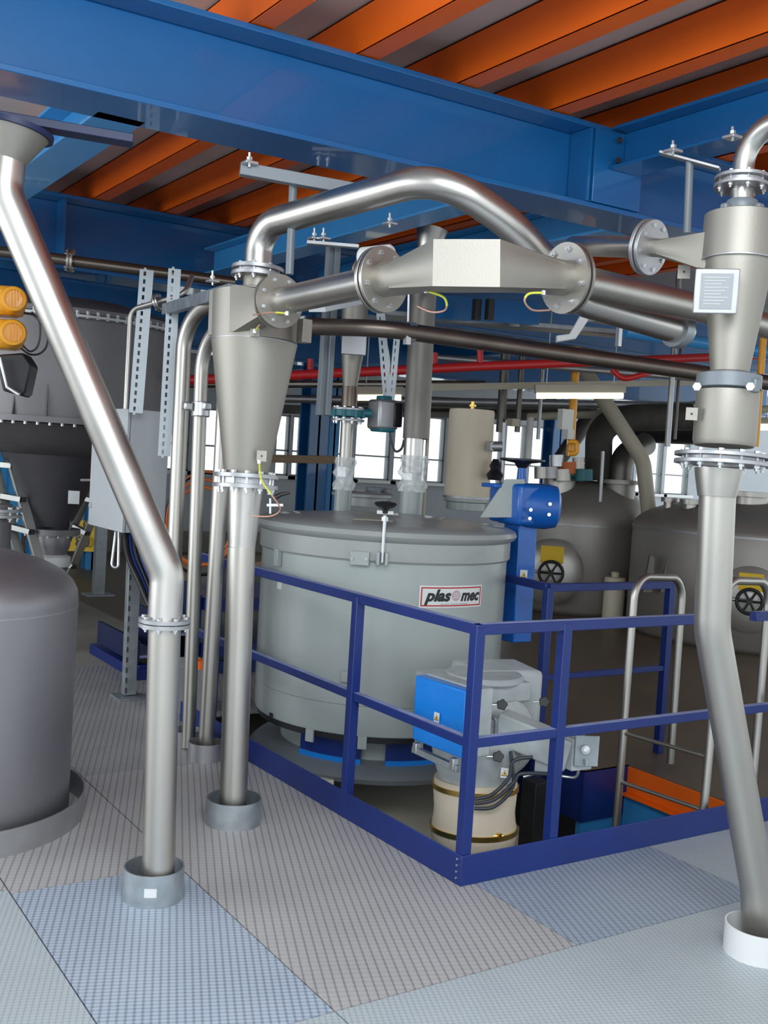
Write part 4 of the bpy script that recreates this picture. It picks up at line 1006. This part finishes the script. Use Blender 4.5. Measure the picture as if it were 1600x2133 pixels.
# ================================================================ FAR TANKS
def fartank(c, r, zs, za, label, lab2, mw, mr, wheel, seg=72):
    o = thing('round_tank', label, 'tank', c)
    pr_ = [(r * .96, 0), (r, .06), (r, zs)]
    for k in range(1, 9):
        a = math.pi / 2 * k / 8; pr_.append((r * math.cos(a) ** .8 if k < 8 else .02, zs + (za - zs) * math.sin(a) ** 1.15))
    obj('shell', MB().lathe(pr_, c, uz, seg), 'fartank', o, ang=60)
    obj('weld_seam', MB().washer(c + uz * (zs - .02), uz, r + .01, r - .02, .02, seg), 'castst', o)
    q, px_r = mw; d = (CAM - q); d.z = 0; d.normalize()
    mwo = obj('manway', MB().lathe([(mr, -.1), (mr, .05), (mr * .90, .09), (mr * .5, .13), (.02, .14)], q, d, 44), 'manway', o)
    u_, v_, n_ = basis(d)
    obj('yellow_label', MB().box(q + n_ * .15 + uz * mr * .55 , (mr * .70, .01, mr * .52), Matrix((u_, n_, uz)).transposed()), 'signyellow', mwo)
    wq = q + n_ * .24
    wm_ = MB()
    pts = [wq + (u_ * math.cos(a) + uz * math.sin(a)) * mr * .36 for a in [2 * math.pi * k / 24 for k in range(25)]]
    wm_.tube(pts, .018, 10, False)
    for k in range(3):
        a = 2 * math.pi * k / 6; e = (u_ * math.cos(a) + uz * math.sin(a)) * mr * .36; wm_.cyl(wq - e, wq + e, .012, seg=8)
    wm_.cyl(wq - n_ * .14, wq + n_ * .02, .03, seg=12)
    obj('wheel', wm_, 'black', mwo)
    obj('swing_arm', MB().cyl(q + n_ * .16, q + n_ * .16 - u_ * mr * 1.35, .018, seg=10), 'bolt', mwo)
    return o
c3 = P(1200, 1262, 13.7); c3.z = 0
T3 = fartank(c3, .88, 1.12, 1.66, 'round steel tank with a pointed dome behind the blue drive', '', (P(1148, 1190, 12.75), 0), .39, 1)
c4 = P(1570, 1330, 12.1); c4.z = 0
T4 = fartank(c4, 1.44, 1.20, 1.56, 'wide round steel tank at the far right behind the bent pipe', '', (P(1562, 1248, 10.75), 0), .34, 1)
for px in (1352, 1388):
    q = P(px, 1195, 11.35); obj('support_fin', MB().prism([(-.05, -.2), (.05, -.2), (.05, .17), (-.0, .2)], q, RT, uz, FW, .06), 'dark', T4)
def noz(par, px, y0, y1, t, r, fl=True, m='fartank'):
    a, b = P(px, y0, t), P(px + (y0 - y1) * .06, y1, t)
    o = obj('nozzle', MB().cyl(a, b, r, seg=20).lathe([(r * 1.5, 0), (r * 1.5, .05)], b - uz * .03, uz, 20), m, par); return o
noz(T3, 1288, 1066, 1003, 13.3, .19); noz(T3, 1205, 1030, 1000, 13.6, .09, m='steel'); noz(T3, 1165, 1035, 985, 13.3, .22, m='steel')
noz(T4, 1393, 1065, 1040, 11.9, .06, m='steel'); noz(T4, 1437, 1078, 1044, 11.6, .08, m='steel'); noz(T4, 1558, 1075, 1028, 11.6, .20, m='steel')
tag(obj('tank_elbow', MB().tube(fillet([P(1291, 1003, 13.3), P(1296, 950, 13.3), P(1345, 925, 13.7)], .25, 8), .15, 20), 'dark'), 'dark elbow on the flanged nozzle of the pointed tank', 'pipe')
tag(obj('curved_duct', MB().tube(fillet([P(1246, 1000, 13.4), P(1248, 885, 13.4), P(1320, 870, 13.4), P(1440, 868, 13.4)], .6, 10), .17, 24), 'darkduct'), 'thick dark curved duct over the tanks', 'duct')
tag(obj('duct_body', MB().tube([P(1300, 888, 14.8), P(1470, 880, 14.8)], [.22, .32], 24), 'black'), 'large black duct in front of the right windows', 'duct')
tag(obj('duct_body', MB().tube([P(1150, 980, 14.6), P(1235, 860, 14.6)], [.10, .12], 16), 'dark'), 'dark slanting duct between the yellow pipe and the curved duct', 'duct')
tag(obj('tank_pipe', MB().tube(fillet([P(1210, 760, 12.9), P(1340, 960, 12.9), P(1352, 1070, 12.9)], .4, 10), .093, 22), 'beigepaint'), 'beige pipe slanting down to the floor between the two round tanks', 'pipe')
tag(obj('thin_riser', MB().cyl(P(1250, 1045, 12.6), P(1256, 940, 12.6), .022, seg=10), 'castst'), 'thin rod standing on the pointed tank dome', 'rod')
# valve cluster on T3
for i, (px, py, s_, m) in enumerate([(1160, 960, .09, 'bolt'), (1185, 975, .10, 'orangewire'), (1205, 965, .08, 'steel'), (1215, 990, .12, 'teal'), (1172, 990, .12, 'steel'), (1148, 985, .10, 'castst'), (1128, 985, .09, 'steel')]):
    tag(obj('fitting', MB().cyl(P(px, py + 12, 13), P(px, py - 12, 13), s_, seg=14).cyl(P(px - 12, py, 13), P(px + 12, py, 13), s_ * .6, seg=12), m), 'pipe fitting on top of the pointed tank: %s' % ['small bright one highest up', 'orange one', 'steel one right of the orange one', 'teal one', 'steel one below the orange one', 'grey one at the left', 'steel one leftmost beside the handwheel'][i], 'fitting')
fp = thing('filter_post', 'cream cylinder with a small cap standing on the brown floor by the tanks', 'post', P(1275, 1285, 11))
q = G(1275, 1292); q.z = .002; obj('body', MB().lathe([(.125, 0), (.125, .50), (.115, .52), (.045, .52), (.05, .58), (.02, .59)], q, uz, 28), 'beigelight', fp)

column(GY(648, 1000, 12).x, 12.0, 'blue steel column behind the central cyclone, in front of the windows', .28)
column(GY(686, 1000, 13.5).x, 13.5, 'light blue slim column just right of the thicker blue one', .16, 'beam_pale')
column(GY(1152, 960, 15.8).x, 15.8, 'blue column beside the windows behind the handwheel', .34)
column(G(68, 1185).x, G(68, 1185).y, 'light blue column left of the silo outlet, behind the yellow board', .16, 'beam_pale', 3.0)
column(G(187, 1185).x, G(187, 1185).y, 'light blue column right of the silo outlet, behind the yellow board', .18, 'beam_pale', 3.0)
column(GY(8, 1000, 10.5).x, 10.5, 'blue column at the left edge behind the stepladder', .3, 'beam_pale', 3.0)

# ================================================================ LEFT BACKGROUND
sb_ = P(118, 870, 9.0); sx_ = Vector((sb_.x, sb_.y, 0))
SL = thing('silo', 'big dark grey silo with a conical bottom hanging at the left', 'silo', sx_ + uz * .98)
obj('body', MB().lathe([(.95, 1.93), (.95, 2.74)], sx_, uz, 80), 'silo', SL)
obj('top_rim', MB().lathe([(.95, 2.72), (1.02, 2.73), (1.02, 2.77), (.99, 2.80), (.6, 2.9), (.05, 2.94)], sx_, uz, 80), 'silo', SL)
obj('upper_cone', MB().lathe([(.46, 1.63), (.66, 1.72), (.84, 1.88)], sx_, uz, 80), 'silo', SL)
obj('lower_cone', MB().lathe([(.15, 1.02), (.44, 1.63)], sx_, uz, 64), 'silodark', SL)
obj('outlet', MB().lathe([(.10, .55), (.11, .72), (.16, .85), (.16, .95)], sx_, uz, 40), 'tank', SL)
obj('outlet_clamp', MB().lathe([(.13, .66), (.17, .68), (.17, .76), (.13, .78)], sx_, uz, 32), 'white', SL)
def boltring(par, c, R, z, n, s, m='bolt', a0=None, span=None):
    for k in range(n):
        a = (a0 if a0 is not None else 0) + (span if span else 2 * math.pi) * k / (n - 1 if span else n)
        obj('bolt', MB().hexb(c + Vector((R * math.cos(a), R * math.sin(a), z - s)), uz, s * .55, s * 2.2), m, par)
fa = math.atan2(-sx_.y, -sx_.x)
f1 = obj('flange', MB().washer(sx_ + uz * 1.885, uz, 1.03, .85, .045, 80), 'silo', SL)
boltring(f1, sx_, 1.0, 1.885, 34, .022, 'bolt', fa - 1.5, 3.0)
f2 = obj('rim_flange', MB().washer(sx_ + uz * 2.70, uz, 1.05, .95, .02, 80), 'castst', SL)
boltring(f2, sx_, 1.02, 2.72, 40, .025, 'castst', fa - 1.5, 3.0)
f3 = obj('outlet_flange', MB().washer(sx_ + uz * .95, uz, .24, .10, .05, 40), 'silo', SL)
boltring(f3, sx_, .215, .95, 16, .018)
for px in (22, 93):
    q = P(px, 868, 8.02); q.z = 1.93; d = (sx_ - q); d.z = 0; d.normalize()
    obj('gusset', MB().prism([(0, 0), (.12, 0), (.12, .26), (.06, .26)], q, d, uz, d.cross(uz), .012), 'silo', SL)
obj('inspection_plate', MB().box(P(154, 1036, 8.62), (.09, .02, .11), Matrix.Rotation(-.4, 3, 'Z')), 'castst', SL, .002)
obj('base_fin', MB().box(sx_ + Vector((.12, -.08, 1.02)), (.012, .10, .14)), 'silo', SL)
yb = thing('yellow_sign_band', 'yellow warning board with black figures behind the silo outlet', 'sign', P(130, 1150, 11.3))
obj('board', MB().bar(P(57, 1112, 14.3), P(199, 1117, 14.3), .03, .42), 'signyellow', yb)
def pix_text(body, x, y, t, size, m, par, name='lettering'):
    V, Fs = text_mesh(body, size, 0, .003); o = P(x, y, t)
    h = Vector((RT.x, RT.y, 0)).normalized()
    return obj(name, MB().add([o + h * q.x + uz * q.y for q in V], Fs), m, par)
pix_text('0', 172, 1104, 14.2, .2, 'black', yb)
pix_text('A', 84, 1140, 14.2, .18, 'black', yb)
pix_text('80', 156, 1138, 14.2, .2, 'black', yb)
# yellow hoist
H = thing('chain_hoist', 'yellow electric chain hoist with two motor drums at the left edge', 'hoist', P(20, 740, 6.2))
th_ = 6.2
for (cx_, cy_, rr) in ((28, 628, 27), (26, 697, 28)):
    q = P(cx_, cy_, th_ - .1); d = (CAM - q).normalized(); d.z = 0
    obj('motor_drum', MB().lathe([(W(rr, th_), 0), (W(rr, th_), .10), (W(rr - 3, th_), .13), (W(rr - 9, th_), .135), (W(rr - 10, th_), .125), (.01, .125)], q, d, 36), 'yellow', H)
    obj('housing', MB().box(P(cx_ - 28, cy_, th_ + .02), (.22, .2, .17), Matrix.Rotation(-.5, 3, 'Z')).box(P(cx_ - 6, cy_ + 4, th_ + .06), (.15, .15, .15), Matrix.Rotation(-.5, 3, 'Z')), 'yellow', H, .03)
    for k in range(5):
        obj('cooling_rib', MB().bar(q + d * .135 + RT * (-.035 + .0175 * k) - UP * .05, q + d * .135 + RT * (-.035 + .0175 * k) + UP * .05, .004, .006, d), 'yellow', H)
tag(obj('chain_bag', MB().prism([(-.02, 0), (.12, .01), (.165, -.06), (.13, -.22), (.11, -.24), (.0, -.21), (-.04, -.02)], P(5, 738, 6.1), RT, UP, FW, .14), 'black', bevel=.012), 'black chain bag hanging under the yellow hoist', 'bag')
tag(obj('bag_frame', MB().tube([P(0, 745, 6.05), P(15, 806, 6.05), P(40, 822, 6.05)], .012, 10), 'bolt'), 'metal strip along the black chain bag', 'frame')
for i, pts in enumerate([[(50, 652), (76, 660), (84, 690), (78, 722), (62, 732), (48, 720)], [(44, 726), (62, 738), (84, 736), (98, 718), (96, 690), (66, 650)]]):
    tag(obj('cable', MB().tube(spline([P(x, y, 6.15 + .02 * i) for x, y in pts], 8), .006, 8), 'black'), ['inner black cable loop beside the yellow hoist', 'outer black cable loop beside the yellow hoist'][i], 'cable')
# electric cabinet
cb = [P(258, 852, 7.1), P(342, 858, 7.35), P(338, 1106, 7.35), P(258, 1112, 7.1)]
cl_ = [P(190, 862, 7.5), P(258, 852, 7.1), P(245, 1108, 7.1), P(191, 1092, 7.5)]
CB = thing('control_cabinet', 'grey electrical cabinet with a light door behind the slanting pipe', 'cabinet', P(258, 1112, 7.2))
A_ = P(262, 1110, 7.05); hx = P(342, 1110, 7.30) - A_; hx.z = 0; hy = P(190, 1104, 7.62) - A_; hy.z = 0
Hc = W(256, 7.1); HL = hy.length
obj('casing', MB().prism([(0, 0), (1, 0), (1, 1), (0, 1)], A_, hx, uz * Hc, hy.normalized(), HL), 'cabinet', CB, .004)
door = MB().prism([(0, 0), (1, 0), (1, 1), (0, 1)], A_ - hx.normalized() * .03, hy.normalized() * HL, uz * Hc, hx.normalized(), .025)
dd = obj('door', door, 'cabinet', CB, .004)
q = A_ - hx.normalized() * .035 + hy.normalized() * HL * .42 + uz * Hc * .5
obj('lock', MB().lathe([(.018, 0), (.012, .012)], q, -hx, 14).box(q - hx.normalized() * .014, (.01, .01, .04)), 'bolt', dd)
q = A_ - hx.normalized() * .035 + hy.normalized() * HL * .93 + uz * Hc * .17
obj('logo_dot', MB().lathe([(.022, 0), (.022, .002)], q, -hx, 20), 'castst', dd)
tag(obj('cable_tube', MB().cyl(P(168, 1000, 7.6), P(205, 1000, 7.6), .01, seg=6), 'castst'), 'small rod poking out behind the cabinet', 'rod')
# galvanised struts
perf(P(283, 860, 6.9), P(306, 562, 6.9), .085, 'left galvanised perforated strut above the cabinet', .05)
perf(P(342, 950, 6.7), P(364, 560, 6.7), .075, 'right galvanised perforated strut beside the cabinet', .05)
sp_ = thing('support_post', 'galvanised perforated post on a base plate below the cabinet', 'post', P(268, 1448, 7.35))
a, b = P(268, 1446, 7.35), P(281, 1105, 7.3)
obj('channel', MB().bar(a, b, .085, .06, (0, 1, 0)), 'zinc', sp_, .002)
for k in range(16):
    q = a.lerp(b, (k + .5) / 16); d = CAM - q; d.z = 0; d.normalize()
    obj('slot', MB().box(q + d * .048 - RT * .02, (.012, .012, .035)), 'dark', sp_)
obj('base_plate', MB().bb(a.x - .10, a.y - .10, .001, a.x + .10, a.y + .10, .014), 'zinc', sp_)
gq = G(204, 1240)
sp2 = tag(obj('support_post', MB().bb(gq.x - .06, gq.y - .05, 0, gq.x + .06, gq.y + .05, 1.0).bb(gq.x - .16, gq.y - .12, .001, gq.x + .16, gq.y + .12, .02), 'zinc'), 'short galvanised post farther back, left of the cabinet post', 'post')
tag(obj('grey_box', MB().prism([(0, 0), (.34, 0), (.34, .32), (0, .32)], Vector((2.62, 6.45, 0)), (1, 0, 0), uz, (0, 1, 0), .30), 'cabinet', bevel=.004), 'low light grey box on the floor behind the slanting pipe foot', 'box')
# cables under the cabinet
for i in range(4):
    pts = [P(262 + 8 * i, 1108, 7.2), P(268 + 9 * i, 1160, 7.1), P(290 + 8 * i, 1210, 7.0), P(312 + 6 * i, 1262, 6.9)]
    tag(obj('cable', MB().tube(spline(pts, 8), .013 if i else .022, 10), 'black' if i in (0, 2) else 'navy'), 'cable hanging below the cabinet: %s' % ['thick black, leftmost', 'blue, next to the thick black one', 'thin black, between two blue ones', 'blue, rightmost'][i], 'cable')
tag(obj('shackle', MB().tube(fillet([P(241, 1108, 7.25), P(232, 1180, 7.2), P(246, 1184, 7.2), P(248, 1108, 7.25)], .03, 5), .010, 10), 'bolt'), 'steel shackle hanging below the cabinet', 'hook')
# navy steps
NS = thing('step_frame', 'dark navy stepped steel frame on the floor behind the pipes', 'steps', P(262, 1412, 7.6))
def npl(name, q, sx1, sy1, sz1, m='navy'): return obj(name, MB().bb(q[0], q[1], q[2], q[0] + sx1, q[1] + sy1, q[2] + sz1), m, NS, .003)
npl('side_plate', (2.84, 7.55, .0), 3.0, .03, .10); npl('sole_plate', (2.80, 7.5, 0), .14, 1.1, .08)
npl('tread', (2.84, 7.62, .10), .03, .92, .18, 'navydark'); npl('tread', (3.06, 7.62, .10), .03, .92, .36, 'navydark'); npl('tread', (3.28, 7.62, .10), .03, .92, .60, 'navydark')
npl('tread_plate', (2.87, 7.62, .14), .2, .92, .02, 'navypale'); npl('tread_plate', (3.09, 7.62, .30), .2, .92, .02, 'navypale'); npl('stringer', (3.31, 7.6, .0), .04, .9, .62)
npl('top_deck', (3.36, 7.5, .50), 1.5, 1.0, .10); npl('lower_deck', (3.36, 7.5, .14), 1.5, 1.0, .10)
for k in range(3): npl('upright', (3.6 + .45 * k, 7.5, 0), .06, .06, .60)
tag(obj('orange_cap', MB().lathe([(.05, 0), (.05, .05), (.02, .06)], P(421, 1392, 6.6), uz, 20), 'orange'), 'small orange cap among the blue frames behind the thin pipes', 'cap')
# coiled hoses behind the thin pipes
hc_ = P(425, 1080, 9.5); mb = MB()
for k in range(3):
    rr = .42 - .03 * k; cc = hc_ + Vector((0, .04 * k, -.04 * k))
    pts = [cc + RT * rr * .8 * math.cos(a) + uz * rr * math.sin(a) for a in [2 * math.pi * i / 40 for i in range(41)]]
    mb.tube(pts, .014, 8, False)
tag(obj('coiled_hose', mb, 'orangewire'), 'coiled orange hose hanging behind the thin pipes', 'hose')
mb = MB(); pts = [hc_ - uz * .05 + RT * .36 * math.cos(a) + uz * .46 * math.sin(a) for a in [2 * math.pi * i / 40 for i in range(41)]]
tag(obj('coiled_cable', mb.tube(pts, .014, 8, False), 'black'), 'black cable loop hanging with the orange hose', 'cable')
# clutter behind the left railing: pallet and sheets
tag(obj('workbench', MB().bb(3.9, 9.4, .62, 6.2, 10.0, .67).bb(3.9, 9.4, .0, 3.98, 10.0, .62).bb(6.1, 9.4, .0, 6.2, 10.0, .62).bb(3.98, 9.4, .25, 6.1, 10.0, .29), 'wood'), 'wooden bench behind the mixer, half hidden by the cyclone pipe', 'bench')
# ladders
def ladder(name, label, pa, pb, pc, pd, treads, t, ext):
    o = thing(name, label, 'ladder', P(*pb, t)); side_ = (FW + RT * .9).normalized()
    for p0, p1 in ((pa, pb), (pc, pd)):
        a, b = P(*p0, t), P(*p1, t); b = a + (b - a) * (a.z / (a.z - b.z)) if ext else b
        ra = obj('rail', MB().bar(a, b, .028, .085, side_), 'alu', o, .002)
        obj('foot', MB().box(b, (.06, .06, .06)), 'black', ra)
    for f_ in treads:
        a = P(pa[0] + (pb[0] - pa[0]) * f_, pa[1] + (pb[1] - pa[1]) * f_, t); c_ = P(pc[0] + (pd[0] - pc[0]) * f_, pc[1] + (pd[1] - pc[1]) * f_, t)
        st_ = obj('tread', MB().bar(a, c_, .11, .045), 'alu', o, .002)
        for q in (a, c_): obj('end_cap', MB().box(q, (.04, .10, .04)), 'black', st_)
    return o
ladder('stepladder', 'aluminium stepladder at the left edge leaning to the right', (8, 900), (85, 1180), (-32, 900), (42, 1165), (.02, .25, .50, .74), 8.8, 1)
ladder('stepladder', 'aluminium stepladder leaning left beside the cabinet', (198, 1000), (107, 1195), (225, 1000), (134, 1225), (.2, .49, .80), 10.5, 1)
nv = thing('side_vessel', 'small grey flanged vessel at the left edge behind the stepladder', 'vessel', P(-8, 1160, 7.4))
q = P(-10, 1150, 7.4)
obj('shell', MB().lathe([(.10, -.3), (.10, .24), (.10, .34)], q, uz, 28), 'silo', nv)
flange(nv, q + uz * .28, uz, .17, .10, .02, 10, .02, 'castst', True, 28, .016)
# pipe along the far beam
hp = thing('horizontal_pipe', 'thin steel pipe running along the dark blue beam at the left', 'pipe', P(147, 542, 7.7))
obj('tube', MB().tube([P(-30, 520, 7.6), P(147, 543, 7.7), P(490, 588, 7.9)], .040, 20), 'darkpipe', hp)
flange(hp, P(147, 543, 7.7), P(490, 588, 7.9) - P(147, 543, 7.7), .085, .03, .014, 8, .012, 'steel', True, 30, .010)
tpp = thing('thin_pipe', 'thin steel pipe with a small flange dropping left of the galvanised struts', 'pipe', P(262, 850, 7.0))
obj('tube', MB().tube(fillet([P(262, 852, 6.9), P(272, 645, 6.9), P(385, 613, 6.8), P(400, 575, 6.9)], .08, 8), .017, 16), 'steel', tpp)
flange(tpp, P(330, 630, 6.85), P(385, 613, 6.8) - P(272, 645, 6.9), .058, .015, .010, 6, .008, 'steelpol', True, 24, .007)
gbar(P(345, 645, 6.8), P(485, 605, 5.6), .05, .07, 'bracket_channel', 'grey channel bracket running back from the central cyclone', 'zinc', 'bracket')
clampset(443, 586, 5.9, 'small bolt clamp on the grey channel left of the central cyclone')
